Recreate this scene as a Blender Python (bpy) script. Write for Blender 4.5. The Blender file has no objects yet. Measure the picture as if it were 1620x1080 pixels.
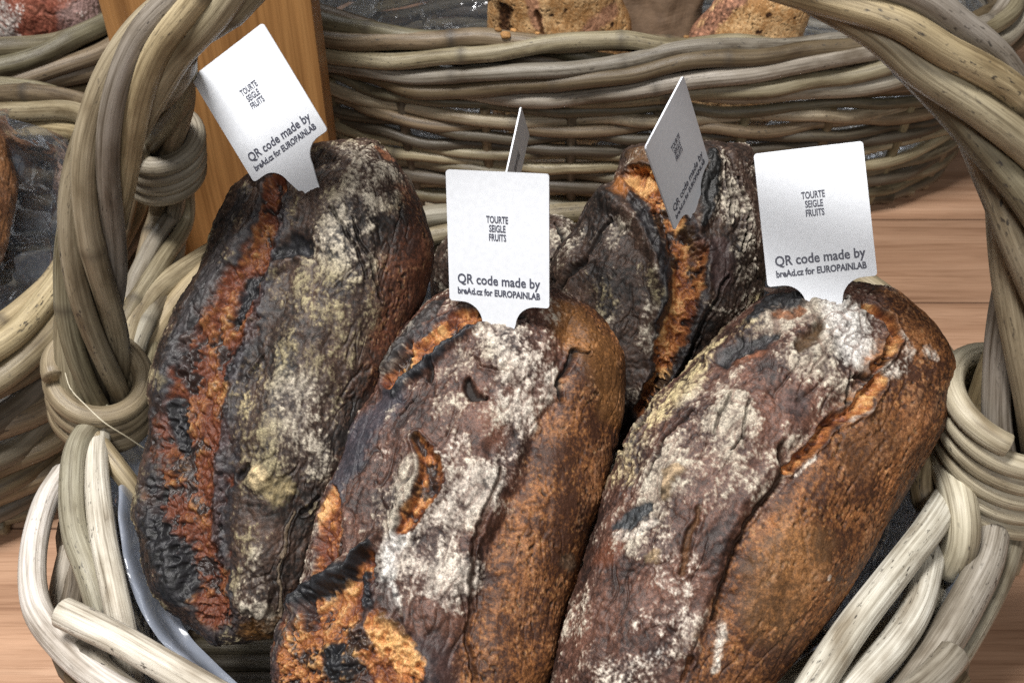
import bpy, math, random
import numpy as np
from mathutils import Vector, Matrix

random.seed(7)
scene = bpy.context.scene
COL = scene.collection

# ------------------------------------------------------------------ camera
cam_data = bpy.data.cameras.new("camera")
cam = bpy.data.objects.new("camera", cam_data)
COL.objects.link(cam)
cam.location = (0.0, -0.41, 0.588)
cam.rotation_euler = (math.radians(90 - 42), 0, 0)
cam_data.sensor_width = 36.0
cam_data.lens = 18.0 / math.tan(math.radians(25))
cam_data.clip_start = 0.02
cam_data.clip_end = 60
scene.camera = cam
cam_data.dof.use_dof = True
cam_data.dof.focus_distance = 0.55
cam_data.dof.aperture_fstop = 22.0

# ------------------------------------------------------------------ light: the lamps of an indoor fair
world = bpy.data.worlds.new("World")
scene.world = world
world.use_nodes = True
wb = world.node_tree.nodes["Background"]
wb.inputs[0].default_value = (0.55, 0.6, 0.7, 1)
wb.inputs[1].default_value = 0.035


def area(name, loc, target, size, power, color):
    d = bpy.data.lights.new(name, 'AREA')
    d.energy = power
    d.size = size
    d.color = color
    o = bpy.data.objects.new(name, d)
    COL.objects.link(o)
    o.location = loc
    v = Vector(target) - Vector(loc)
    o.rotation_euler = v.to_track_quat('-Z', 'Y').to_euler()
    return o


area("hall_lamp", (-0.34, -0.16, 1.62), (0.0, -0.02, 0.15), 0.34, 37.0, (1.0, 0.97, 0.93))
area("hall_lamp", (0.25, -1.25, 1.35), (0.0, 0.1, 0.15), 0.45, 12.0, (1.0, 0.96, 0.92))
area("hall_lamp", (-0.7, 1.3, 1.7), (0.0, 0.3, 0.15), 0.6, 8.0, (0.95, 0.97, 1.0))

scene.view_settings.view_transform = 'Standard'
scene.view_settings.look = 'None'
scene.view_settings.exposure = 0.0
scene.view_settings.gamma = 1.0
scene.view_settings.use_curve_mapping = False
scene.cycles.use_denoising = False
scene.cycles.use_adaptive_sampling = False
scene.cycles.sample_clamp_indirect = 3.0
scene.cycles.max_bounces = 8
scene.cycles.transparent_max_bounces = 16


# ------------------------------------------------------------------ object helpers
def tag(o, label=None, cat=None, group=None, kind=None):
    if label: o["label"] = label
    if cat: o["category"] = cat
    if group: o["group"] = group
    if kind: o["kind"] = kind
    return o


def empty(name, loc):
    o = bpy.data.objects.new(name, None)
    o.empty_display_size = 0.02
    COL.objects.link(o)
    o.location = loc
    return o


def mesh_obj(name, V, quads, mat, parent=None, tris=None, smooth=True):
    """one mesh object from numpy arrays; vertices in world space"""
    V = np.asarray(V, dtype=np.float64).reshape(-1, 3)
    if parent is not None:
        V = V - np.array(parent.location)
    me = bpy.data.meshes.new(name)
    q = np.asarray(quads, dtype=np.int32).reshape(-1, 4) if quads is not None and len(quads) else np.zeros((0, 4), np.int32)
    t = np.asarray(tris, dtype=np.int32).reshape(-1, 3) if tris is not None and len(tris) else np.zeros((0, 3), np.int32)
    me.vertices.add(len(V))
    me.vertices.foreach_set("co", V.astype(np.float32).ravel())
    me.loops.add(len(q) * 4 + len(t) * 3)
    me.loops.foreach_set("vertex_index", np.concatenate([q.ravel(), t.ravel()]).astype(np.int32))
    me.polygons.add(len(q) + len(t))
    starts = np.concatenate([np.arange(len(q)) * 4, len(q) * 4 + np.arange(len(t)) * 3]).astype(np.int32)
    me.polygons.foreach_set("loop_start", starts)
    me.polygons.foreach_set("use_smooth", np.full(len(q) + len(t), smooth))
    me.update(calc_edges=True)
    me.validate()
    me.materials.append(mat)
    o = bpy.data.objects.new(name, me)
    COL.objects.link(o)
    if parent is not None:
        o.parent = parent
    return o


def attr_color(o, name, arr):
    a = o.data.attributes.new(name, 'FLOAT_COLOR', 'POINT')
    c = np.ones((len(arr), 4), np.float32)
    c[:, :arr.shape[1]] = arr
    a.data.foreach_set("color", c.ravel())


def attr_vec(o, name, arr):
    a = o.data.attributes.new(name, 'FLOAT_VECTOR', 'POINT')
    a.data.foreach_set("vector", np.asarray(arr, np.float32).ravel())


def attr_float(o, name, arr):
    a = o.data.attributes.new(name, 'FLOAT', 'POINT')
    a.data.foreach_set("value", np.asarray(arr, np.float32).ravel())


# ------------------------------------------------------------------ numeric helpers
_rng = np.random.default_rng(11)
_PERM = np.concatenate([_rng.permutation(256)] * 2)
_GR = _rng.normal(size=(256, 3)).astype(np.float32)
_GR /= np.linalg.norm(_GR, axis=1, keepdims=True)


def pn(p, scale=1.0, seed=0):
    """Perlin noise, about -0.7 .. 0.7"""
    p = np.asarray(p, np.float32) / np.float32(scale) + np.float32(seed * 17.37 + 100)
    i = np.floor(p).astype(np.int32)
    f = p - i
    u = f * f * f * (f * (f * 6 - 15) + 10)
    i &= 255
    out = np.zeros(p.shape[:-1], np.float32)
    for dx in (0, 1):
        wx = u[..., 0] if dx else 1 - u[..., 0]
        hx = _PERM[(i[..., 0] + dx) & 255]
        for dy in (0, 1):
            wy = u[..., 1] if dy else 1 - u[..., 1]
            hy = _PERM[(hx + i[..., 1] + dy) & 255]
            for dz in (0, 1):
                wz = u[..., 2] if dz else 1 - u[..., 2]
                g = _GR[_PERM[(hy + i[..., 2] + dz) & 255]]
                d = g[..., 0] * (f[..., 0] - dx) + g[..., 1] * (f[..., 1] - dy) + g[..., 2] * (f[..., 2] - dz)
                out += wx * wy * wz * d
    return out


def fbm(p, scale, octaves=3, seed=0, gain=0.5):
    o = 0; a = 1.0
    for k in range(octaves):
        o = o + a * pn(p, scale / 2 ** k, seed + k * 3)
        a *= gain
    return o


def sstep(a, b, x):
    t = np.clip((x - a) / (b - a), 0, 1)
    return t * t * (3 - 2 * t)


def catmull(pts, n, closed=False):
    P = np.asarray(pts, float)
    m = len(P)
    if m == 2 and not closed:
        t = np.linspace(0, 1, n)[:, None]
        return P[0] * (1 - t) + P[1] * t
    if closed:
        t = np.linspace(0, m, n, endpoint=False)
        i = np.floor(t).astype(int); f = (t - i)[:, None]
        p0, p1, p2, p3 = P[(i - 1) % m], P[i % m], P[(i + 1) % m], P[(i + 2) % m]
    else:
        Q = np.vstack([2 * P[0] - P[1], P, 2 * P[-1] - P[-2]])
        t = np.linspace(0, m - 1, n)
        i = np.minimum(np.floor(t).astype(int), m - 2); f = (t - i)[:, None]
        p0, p1, p2, p3 = Q[i], Q[i + 1], Q[i + 2], Q[i + 3]
    return 0.5 * (2 * p1 + (p2 - p0) * f + (2 * p0 - 5 * p1 + 4 * p2 - p3) * f ** 2 + (3 * p1 - p0 - 3 * p2 + p3) * f ** 3)


def resample(P, step, closed=False):
    P = np.asarray(P, float)
    Q = np.vstack([P, P[:1]]) if closed else P
    d = np.concatenate([[0], np.cumsum(np.linalg.norm(np.diff(Q, axis=0), axis=1))])
    n = max(4, int(d[-1] / step))
    s = np.linspace(0, d[-1], n, endpoint=not closed)
    return np.stack([np.interp(s, d, Q[:, k]) for k in range(3)], 1)


def frames(P, closed=False):
    if closed:
        T = np.roll(P, -1, 0) - np.roll(P, 1, 0)
    else:
        T = np.gradient(P, axis=0)
    T /= np.linalg.norm(T, axis=1, keepdims=True) + 1e-12
    U = np.zeros_like(P)
    ref = np.array([0, 0, 1.0]) if abs(T[0][2]) < 0.9 else np.array([0, 1.0, 0])
    u = ref - T[0] * ref.dot(T[0]); u /= np.linalg.norm(u)
    for k in range(len(P)):
        u = u - T[k] * u.dot(T[k]); u /= np.linalg.norm(u)
        U[k] = u
    Vv = np.cross(T, U)
    if closed:
        # spread the leftover twist
        u2 = U[-1] - T[0] * U[-1].dot(T[0]); u2 /= np.linalg.norm(u2)
        ang = math.atan2(u2.dot(Vv[0]), u2.dot(U[0]))
        a = -ang * np.arange(len(P)) / len(P)
        U, Vv = U * np.cos(a)[:, None] + Vv * np.sin(a)[:, None], Vv * np.cos(a)[:, None] - U * np.sin(a)[:, None]
    return T, U, Vv


# ------------------------------------------------------------------ materials
def new_mat(name):
    m = bpy.data.materials.new(name)
    m.use_nodes = True
    nt = m.node_tree
    b = nt.nodes["Principled BSDF"]
    return m, nt, b


def N(nt, typ, **kw):
    n = nt.nodes.new(typ)
    for k, v in kw.items():
        setattr(n, k, v)
    return n


def noise(nt, vec, scale, detail=3, rough=0.55, dist=0.0):
    n = N(nt, 'ShaderNodeTexNoise')
    n.inputs['Scale'].default_value = scale
    n.inputs['Detail'].default_value = detail
    n.inputs['Roughness'].default_value = rough
    n.inputs['Distortion'].default_value = dist
    if vec is not None:
        nt.links.new(vec, n.inputs['Vector'])
    return n.outputs['Fac']


def ramp(nt, fac, stops):
    r = N(nt, 'ShaderNodeValToRGB')
    e = r.color_ramp.elements
    while len(e) < len(stops):
        e.new(0.5)
    for k, (p, c) in enumerate(stops):
        e[k].position = p
        e[k].color = (*c, 1) if len(c) == 3 else c
    nt.links.new(fac, r.inputs[0])
    return r.outputs[0]


def mixc(nt, fac, a, b, mode='MIX'):
    m = N(nt, 'ShaderNodeMix', data_type='RGBA', blend_type=mode)
    for sock, val in ((m.inputs[0], fac), (m.inputs[6], a), (m.inputs[7], b)):
        if hasattr(val, 'is_linked'):
            nt.links.new(val, sock)
        elif isinstance(val, (int, float)):
            sock.default_value = val
        else:
            sock.default_value = (*val, 1)
    return m.outputs[2]


def vscale(nt, vec, s):
    n = N(nt, 'ShaderNodeVectorMath', operation='MULTIPLY')
    nt.links.new(vec, n.inputs[0])
    n.inputs[1].default_value = s
    return n.outputs[0]


def bump(nt, b, h, strength, dist):
    n = N(nt, 'ShaderNodeBump')
    n.inputs['Strength'].default_value = strength
    n.inputs['Distance'].default_value = dist
    nt.links.new(h, n.inputs['Height'])
    nt.links.new(n.outputs[0], b.inputs['Normal'])


def attr(nt, name, out):
    a = N(nt, 'ShaderNodeAttribute', attribute_name=name)
    return a.outputs[out]


def make_cane_mat():
    m, nt, b = new_mat("rattan")
    sc = attr(nt, "sc", "Vector")
    tint = attr(nt, "tint", "Color")
    node = attr(nt, "node", "Fac")
    st = noise(nt, vscale(nt, sc, (520, 520, 14)), 1.0, 5, 0.72)
    patch = noise(nt, vscale(nt, sc, (60, 60, 22)), 1.0, 3, 0.6)
    spk = noise(nt, vscale(nt, sc, (750, 750, 260)), 1.0, 2, 0.5)
    f = ramp(nt, st, [(0.30, (0.30, 0.26, 0.21)), (0.45, (0.78, 0.75, 0.70)), (0.58, (1.08, 1.06, 1.02)), (0.74, (1.38, 1.38, 1.36))])
    c = mixc(nt, 1.0, tint, f, 'MULTIPLY')
    g = ramp(nt, patch, [(0.3, (0.48, 0.43, 0.37)), (0.48, (0.95, 0.94, 0.92)), (0.7, (1.18, 1.2, 1.24))])
    c = mixc(nt, 1.0, c, g, 'MULTIPLY')
    # black mould specks in loose drifts
    drift = noise(nt, vscale(nt, sc, (110, 110, 16)), 1.0, 2, 0.5)
    mul = N(nt, 'ShaderNodeMath', operation='MULTIPLY')
    nt.links.new(ramp(nt, spk, [(0.60, (0, 0, 0)), (0.68, (1, 1, 1))]), mul.inputs[0])
    nt.links.new(ramp(nt, drift, [(0.50, (0, 0, 0)), (0.62, (0.9, 0.9, 0.9))]), mul.inputs[1])
    c = mixc(nt, mul.outputs[0], c, (0.035, 0.03, 0.026))
    c = mixc(nt, node, c, (0.05, 0.04, 0.03))
    nt.links.new(c, b.inputs['Base Color'])
    b.inputs['Roughness'].default_value = 0.46
    b.inputs['Specular IOR Level'].default_value = 0.45
    bump(nt, b, st, 0.6, 0.0008)
    return m


CANE = make_cane_mat()


def make_crust_mat():
    m, nt, b = new_mat("bread_crust")
    col = attr(nt, "crust", "Color")
    gl = attr(nt, "gloss", "Fac")
    tc = N(nt, 'ShaderNodeTexCoord').outputs['Object']
    fine = noise(nt, tc, 1250, 3, 0.75)
    mid = noise(nt, tc, 420, 3, 0.65)
    f = ramp(nt, fine, [(0.3, (0.48, 0.46, 0.44)), (0.48, (0.92, 0.92, 0.92)), (0.68, (1.58, 1.56, 1.5))])
    c = mixc(nt, 1.0, col, f, 'MULTIPLY')
    nt.links.new(c, b.inputs['Base Color'])
    r = N(nt, 'ShaderNodeMapRange')
    nt.links.new(gl, r.inputs[0])
    r.inputs[3].default_value = 0.78
    r.inputs[4].default_value = 0.30
    nt.links.new(r.outputs[0], b.inputs['Roughness'])
    s = N(nt, 'ShaderNodeMapRange')
    nt.links.new(gl, s.inputs[0])
    s.inputs[3].default_value = 0.18
    s.inputs[4].default_value = 0.6
    nt.links.new(s.outputs[0], b.inputs['Specular IOR Level'])
    ad = N(nt, 'ShaderNodeMath', operation='ADD')
    nt.links.new(fine, ad.inputs[0]); nt.links.new(mid, ad.inputs[1])
    bump(nt, b, ad.outputs[0], 0.40, 0.0006)
    return m


CRUST = make_crust_mat()


def make_wood(name, stops, axis, seam=None, rough=0.42, freq=1.0):
    m, nt, b = new_mat(name)
    tc = N(nt, 'ShaderNodeTexCoord').outputs['Object']
    s1 = {'X': (2.2, 62, 62), 'Z': (46, 46, 2.0)}[axis]
    s2 = {'X': (9, 420, 420), 'Z': (300, 300, 7)}[axis]
    big = noise(nt, vscale(nt, tc, tuple(v * freq for v in s1)), 1.0, 4, 0.6, 0.4)
    fine = noise(nt, vscale(nt, tc, tuple(v * freq for v in s2)), 1.0, 3, 0.6)
    c = ramp(nt, big, stops)
    g = ramp(nt, fine, [(0.3, (0.7, 0.66, 0.62)), (0.55, (1, 1, 1)), (0.75, (1.12, 1.12, 1.12))])
    c = mixc(nt, 1.0, c, g, 'MULTIPLY')
    nt.links.new(c, b.inputs['Base Color'])
    b.inputs['Roughness'].default_value = rough
    bump(nt, b, fine, 0.15, 0.0005)
    return m


def make_table():
    m, nt, b = new_mat("table_wood")
    tc = N(nt, 'ShaderNodeTexCoord').outputs['Object']
    sep = N(nt, 'ShaderNodeSeparateXYZ'); nt.links.new(tc, sep.inputs[0])

    def mth(op, a, c):
        n = N(nt, 'ShaderNodeMath', operation=op)
        for s_, v in ((n.inputs[0], a), (n.inputs[1], c)):
            if hasattr(v, 'is_linked'): nt.links.new(v, s_)
            else: s_.default_value = v
        return n.outputs[0]
    yy = mth('MULTIPLY', mth('ADD', sep.outputs[1], 3.013), 1 / 0.118)
    pl = mth('FLOOR', yy, 0.0)
    fr = mth('FRACT', yy, 0.0)
    wn = N(nt, 'ShaderNodeTexWhiteNoise', noise_dimensions='1D')
    nt.links.new(pl, wn.inputs['W'])
    cmb = N(nt, 'ShaderNodeCombineXYZ')
    nt.links.new(mth('MULTIPLY', wn.outputs[0], 7.0), cmb.inputs[0])
    nt.links.new(mth('MULTIPLY', wn.outputs[0], 3.0), cmb.inputs[2])
    ad = N(nt, 'ShaderNodeVectorMath', operation='ADD')
    nt.links.new(tc, ad.inputs[0]); nt.links.new(cmb.outputs[0], ad.inputs[1])
    v = ad.outputs[0]
    grain = noise(nt, vscale(nt, v, (2.2, 60, 60)), 1.0, 5, 0.62, 0.5)
    fine = noise(nt, vscale(nt, v, (26, 700, 700)), 1.0, 3, 0.6)
    blot = noise(nt, vscale(nt, v, (5, 14, 14)), 1.0, 3, 0.5)
    c = ramp(nt, grain, [(0.28, (0.23, 0.125, 0.076)), (0.42, (0.38, 0.228, 0.145)), (0.56, (0.47, 0.295, 0.195)), (0.78, (0.53, 0.35, 0.24))])
    c = mixc(nt, 1.0, c, ramp(nt, fine, [(0.32, (0.80, 0.77, 0.74)), (0.48, (1, 1, 1)), (0.75, (1.08, 1.08, 1.08))]), 'MULTIPLY')
    c = mixc(nt, 1.0, c, ramp(nt, blot, [(0.3, (0.82, 0.8, 0.79)), (0.7, (1.1, 1.1, 1.1))]), 'MULTIPLY')
    c = mixc(nt, 1.0, c, ramp(nt, wn.outputs[0], [(0.0, (0.80, 0.78, 0.76)), (1.0, (1.08, 1.06, 1.04))]), 'MULTIPLY')
    seam = ramp(nt, fr, [(0.0, (1, 1, 1)), (0.012, (0, 0, 0)), (0.988, (0, 0, 0)), (1.0, (1, 1, 1))])
    c = mixc(nt, seam, c, (0.05, 0.024, 0.015))
    nt.links.new(c, b.inputs['Base Color'])
    b.inputs['Roughness'].default_value = 0.38
    bump(nt, b, fine, 0.2, 0.0004)
    return m


TABLE = make_table()
POST = make_wood("post_wood", [(0.25, (0.17, 0.075, 0.024)), (0.42, (0.31, 0.15, 0.05)), (0.55, (0.38, 0.19, 0.066)), (0.75, (0.47, 0.25, 0.092))], 'Z')


def make_plain(name, col, rough=0.5, spec=0.4):
    m, nt, b = new_mat(name)
    tc = N(nt, 'ShaderNodeTexCoord').outputs['Object']
    f = noise(nt, tc, 300, 3, 0.6)
    c = ramp(nt, f, [(0.3, tuple(v * 0.95 for v in col)), (0.7, tuple(min(1, v * 1.04) for v in col))])
    nt.links.new(c, b.inputs['Base Color'])
    b.inputs['Roughness'].default_value = rough
    b.inputs['Specular IOR Level'].default_value = spec
    return m


CARD = make_plain("white_card", (0.70, 0.735, 0.79), 0.42, 0.35)
INK = make_plain("grey_ink", (0.075, 0.08, 0.11), 0.5, 0.3)
DARK = make_plain("dark_inside", (0.02, 0.017, 0.014), 0.8, 0.1)
STRING = make_plain("thread", (0.6, 0.55, 0.42), 0.6, 0.3)


def make_paper():
    m, nt, b = new_mat("kraft_paper")
    tc = N(nt, 'ShaderNodeTexCoord').outputs['Object']
    f = noise(nt, tc, 60, 5, 0.7)
    nt.links.new(ramp(nt, f, [(0.3, (0.10, 0.062, 0.037)), (0.7, (0.20, 0.13, 0.08))]), b.inputs['Base Color'])
    b.inputs['Roughness'].default_value = 0.75
    bump(nt, b, f, 0.5, 0.002)
    return m


PAPER = make_paper()


def make_film(name, tint, opacity, rgh=0.09, edge=0.60):
    m, nt, b = new_mat(name)
    out = nt.nodes["Material Output"]
    nt.nodes.remove(b)
    tr = N(nt, 'ShaderNodeBsdfTransparent')
    tr.inputs[0].default_value = (0.93, 0.95, 0.98, 1)
    gl = N(nt, 'ShaderNodeBsdfGlossy')
    gl.inputs['Roughness'].default_value = rgh
    gl.inputs[0].default_value = (0.95, 0.97, 1, 1)
    df = N(nt, 'ShaderNodeBsdfDiffuse')
    df.inputs[0].default_value = (*tint, 1)
    tc = N(nt, 'ShaderNodeTexCoord').outputs['Object']
    n1 = noise(nt, tc, 24, 3, 0.5, 0.6)
    bp = N(nt, 'ShaderNodeBump')
    bp.inputs['Strength'].default_value = 0.7
    bp.inputs['Distance'].default_value = 0.012
    sb = N(nt, 'ShaderNodeMath', operation='SUBTRACT')
    nt.links.new(n1, sb.inputs[0]); sb.inputs[1].default_value = 0.5
    ab = N(nt, 'ShaderNodeMath', operation='ABSOLUTE')
    nt.links.new(sb.outputs[0], ab.inputs[0])
    nt.links.new(ab.outputs[0], bp.inputs['Height'])
    nt.links.new(bp.outputs[0], gl.inputs['Normal'])
    lw = N(nt, 'ShaderNodeLayerWeight')
    lw.inputs[0].default_value = 0.45
    nt.links.new(bp.outputs[0], lw.inputs['Normal'])
    m1 = N(nt, 'ShaderNodeMixShader')
    m1.inputs[0].default_value = opacity
    nt.links.new(tr.outputs[0], m1.inputs[1]); nt.links.new(df.outputs[0], m1.inputs[2])
    mr = N(nt, 'ShaderNodeMapRange')
    nt.links.new(lw.outputs['Fresnel'], mr.inputs[0])
    mr.inputs[3].default_value = 0.05
    mr.inputs[4].default_value = edge
    m2 = N(nt, 'ShaderNodeMixShader')
    nt.links.new(mr.outputs[0], m2.inputs[0])
    nt.links.new(m1.outputs[0], m2.inputs[1]); nt.links.new(gl.outputs[0], m2.inputs[2])
    nt.links.new(m2.outputs[0], out.inputs[0])
    return m


FOLDFILM = make_film("clear_film_fold", (0.44, 0.49, 0.60), 0.42, 0.28, 0.28)
FILM = make_film("clear_film", (0.46, 0.52, 0.64), 0.42, 0.2)
BAG = make_film("clear_bag_film", (0.36, 0.41, 0.50), 0.12)


# ------------------------------------------------------------------ rattan canes
TINTS = {
    'khaki': (0.275, 0.240, 0.168), 'grey': (0.29, 0.268, 0.222), 'pale': (0.56, 0.54, 0.495), 'cream': (0.46, 0.425, 0.325),
    'dark': (0.115, 0.098, 0.072), 'brown': (0.165, 0.128, 0.082), 'straw': (0.32, 0.268, 0.175), 'olive': (0.185, 0.165, 0.110),
}


class Canes:
    def __init__(self, seed=0):
        self.V = []; self.Q = []; self.T = []; self.sc = []; self.tint = []; self.node = []
        self.n = 0
        self.r = random.Random(seed)

    def add(self, P, r, tint='khaki', closed=False, step=0.006, flat=1.0, wob=0.0, nodes=True, m=12, vary=0.10, taper=None):
        P = resample(P, step, closed)
        n = len(P)
        rr = self.r
        if wob:
            k = rr.uniform(0, 90)
            s = np.arange(n) * step
            q = np.stack([s, np.full(n, k), np.full(n, 3.0)], 1)
            env = np.ones(n) if not closed else np.sin(np.pi * np.arange(n) / n) ** 0.5
            P = P + wob * np.stack([pn(q, 0.07, 1), pn(q, 0.07, 2), pn(q, 0.07, 3)], 1) * env[:, None]
        T, U, W = frames(P, closed)
        d = np.concatenate([[0], np.cumsum(np.linalg.norm(np.diff(P, axis=0), axis=1))])
        rad = np.full(n, float(r))
        q = np.stack([d, np.full(n, rr.uniform(0, 99)), np.zeros(n)], 1)
        rad *= 1 + 0.10 * pn(q, 0.05, 5)
        if taper:
            rad *= np.interp(d / d[-1], [x for x, _ in taper], [y for _, y in taper])
        nd = np.zeros(n)
        if nodes:
            x = rr.uniform(0.0, 0.16)
            while x < d[-1]:
                rad *= 1 + 0.10 * np.exp(-((d - x) / 0.004) ** 2)
                x2 = np.abs(d - x)
                nd = np.maximum(nd, 0.85 * np.exp(-(x2 / 0.0022) ** 2))
                x += rr.uniform(0.10, 0.24)
        a = np.linspace(0, 2 * math.pi, m, endpoint=False)
        ca, sa = np.cos(a), np.sin(a)
        V = P[:, None, :] + rad[:, None, None] * (U[:, None, :] * ca[None, :, None] + W[:, None, :] * sa[None, :, None] * flat)
        o1, o2 = rr.uniform(0, 5), rr.uniform(0, 5)
        sc = np.stack([np.broadcast_to(r * ca, (n, m)) + o1, np.broadcast_to(r * sa, (n, m)) + o2, np.broadcast_to(d[:, None], (n, m)) + o1], -1)
        base = np.array(TINTS[tint]) * (1 + rr.uniform(-vary, vary) * 1.9) * np.array([1, 1 + rr.uniform(-.02, .02), 1 + rr.uniform(-.05, .06)])
        k0 = self.n
        idx = k0 + np.arange(n * m).reshape(n, m)
        nxt = np.roll(idx, -1, 1)
        if closed:
            A = idx; B = np.roll(idx, -1, 0); C_ = np.roll(nxt, -1, 0); D = nxt
        else:
            A = idx[:-1]; B = idx[1:]; C_ = nxt[1:]; D = nxt[:-1]
        self.Q.append(np.stack([A, D, C_, B], -1).reshape(-1, 4))
        self.V.append(V.reshape(-1, 3)); self.sc.append(sc.reshape(-1, 3))
        self.tint.append(np.broadcast_to(base, (n * m, 3)).copy())
        self.node.append(np.repeat(nd, m))
        self.n += n * m
        if not closed:
            for e, ring, sg in ((0, idx[0], -1), (n - 1, idx[-1], 1)):
                # two rings: a slight chamfer, then the pale cut face
                inner = P[e] + sg * T[e] * r * 0.12 + rad[e] * 0.9 * (U[e] * ca[:, None] + W[e] * sa[:, None] * flat)
                ce = P[e] + sg * T[e] * r * 0.10
                k = self.n
                self.V.append(np.vstack([inner, ce[None]]))
                self.sc.append(np.stack([np.append(ca * .004, 0) + o1, np.append(sa * .004, 0) + o2, np.full(m + 1, o1)], 1))
                self.tint.append(np.vstack([np.broadcast_to(base, (m, 3)), (base * np.array([1.05, .95, .75]))[None]]))
                self.node.append(np.zeros(m + 1))
                self.n += m + 1
                for j in range(m):
                    j2 = (j + 1) % m
                    if sg > 0:
                        self.Q.append(np.array([[ring[j], ring[j2], k + j2, k + j]])); self.T.append([k + j, k + j2, k + m])
                    else:
                        self.Q.append(np.array([[ring[j2], ring[j], k + j, k + j2]])); self.T.append([k + j2, k + j, k + m])

    def build(self, name, parent):
        o = mesh_obj(name, np.vstack(self.V), np.vstack(self.Q), CANE, parent, self.T)
        attr_vec(o, "sc", np.vstack(self.sc))
        attr_color(o, "tint", np.vstack(self.tint))
        attr_float(o, "node", np.concatenate(self.node))
        return o


def twist(path, n, R, turns_per_m, phase=0.0, squash=1.0, endpull=None, step=0.006):
    """n strand paths twisted round a path"""
    P = resample(path, step)
    T, U, W = frames(P)
    d = np.concatenate([[0], np.cumsum(np.linalg.norm(np.diff(P, axis=0), axis=1))])
    out = []
    for k in range(n):
        a = phase + 2 * math.pi * (k / n + turns_per_m * d)
        RR = R if endpull is None else R * np.interp(d / d[-1], [0, .5, 1], endpull)
        RR = np.broadcast_to(RR, d.shape)
        out.append(P + RR[:, None] * (U * np.cos(a)[:, None] + W * np.sin(a)[:, None] * squash))
    return out


def coil(path, loops, R, r, squash=1.0, tilt=(0, 0), phase=0.0, gap=1.0):
    """a binding: cane wound round a path"""
    P = resample(path, 0.002)
    T, U, W = frames(P)
    d = np.concatenate([[0], np.cumsum(np.linalg.norm(np.diff(P, axis=0), axis=1))])
    n = int(loops * 40)
    s = np.linspace(0.04, 0.96, n) * d[-1]
    C0 = np.stack([np.interp(s, d, P[:, k]) for k in range(3)], 1)
    Tm = (P[-1] - P[0]) / np.linalg.norm(P[-1] - P[0])
    X = np.array([1.0, 0, 0]) - Tm * Tm[0]; X /= np.linalg.norm(X)
    Y = np.cross(Tm, X)
    a = phase + 2 * math.pi * loops * np.linspace(0, 1, n)
    off = R * (X * np.cos(a)[:, None] + Y * np.sin(a)[:, None] * squash)
    off += Tm * (tilt[0] * np.cos(a) + tilt[1] * np.sin(a))[:, None]
    return C0 + off


def sellipse(hw, hd, ex, n):
    t = np.linspace(0, 2 * math.pi, 4000)
    x = hw * np.sign(np.cos(t)) * np.abs(np.cos(t)) ** (2 / ex)
    y = hd * np.sign(np.sin(t)) * np.abs(np.sin(t)) ** (2 / ex)
    d = np.concatenate([[0], np.cumsum(np.hypot(np.diff(x), np.diff(y)))])
    s = np.linspace(0, d[-1], n, endpoint=False)
    return np.stack([np.interp(s, d, x), np.interp(s, d, y)], 1)


class BasketShape:
    def __init__(self, c, hw, hd, ex, zr, base, rot=0.0, bulge=0.0):
        self.c = np.array(c); self.hw = hw; self.hd = hd; self.ex = ex; self.zr = zr; self.base = base; self.rot = rot; self.bulge = bulge

    def ring(self, z, n=320, off=0.0):
        k = z / self.zr
        s = self.base + (1 - self.base) * max(k, 0) ** 0.75 + self.bulge * math.sin(math.pi * min(max(k, 0), 1))
        p = sellipse(self.hw * s + off, self.hd * s + off, self.ex, n)
        c, sn = math.cos(self.rot), math.sin(self.rot)
        return np.stack([self.c[0] + p[:, 0] * c - p[:, 1] * sn, self.c[1] + p[:, 0] * sn + p[:, 1] * c, np.full(n, z)], 1)


def basket_wall(B, root, seed, rows, r, ns, top, tints, amp=0.004, wobz=0.004, flat=0.75):
    cn = Canes(seed)
    rr = random.Random(seed)
    n = 420
    for k in range(rows):
        z = 0.012 + (top - 0.012) * k / (rows - 1)
        R = B.ring(z, n)
        C0 = np.array([B.c[0], B.c[1], z])
        D = R - C0; D /= np.linalg.norm(D, axis=1, keepdims=True)
        t = np.arange(n) / n
        ph = (k % 2) * math.pi
        rad = amp * np.cos(math.pi * ns * t + ph)
        sh = rr.uniform(0, 99)
        q = np.stack([np.cos(2 * np.pi * t) * 2.2, np.sin(2 * np.pi * t) * 2.2, np.full(n, sh)], 1)
        zz = wobz * 2.0 * pn(q, 0.8, 4) + wobz * pn(q, 0.3, 9)
        R = R + D * rad[:, None]
        R[:, 2] = np.maximum(R[:, 2] + zz, 0.009)
        cn.add(R, r * rr.uniform(0.86, 1.18), rr.choice(tints), closed=True, step=0.009, flat=1.0, m=10, vary=0.18)
    w = cn.build('wall', root)
    st = Canes(seed + 1)
    zs = np.linspace(0.004, top - 0.004, 10)
    rings = [B.ring(z, ns) for z in zs]
    for j in range(ns):
        st.add(np.array([rg[j] for rg in rings]), 0.0048, rr.choice(['dark', 'brown', 'olive']), step=0.012, m=8)
    st.build('stakes', root)
    # woven floor
    fl = Canes(seed + 2)
    R = B.ring(0.012, 400)
    x0, x1 = R[:, 0].min() + .004, R[:, 0].max() - .004
    y0, y1 = R[:, 1].min(), R[:, 1].max()
    y = y0 + 0.012
    while y < y1 - 0.012:
        sel = np.abs(R[:, 1] - y) < 0.006
        if sel.sum() >= 2:
            a, b = R[sel, 0].min(), R[sel, 0].max()
            if b - a > 0.03:
                fl.add([(a, y, 0.012), (b, y, 0.012)], 0.006, rr.choice(tints), step=0.03, m=8, nodes=False)
        y += 0.0115
    fl.build('floor', root)


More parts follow.
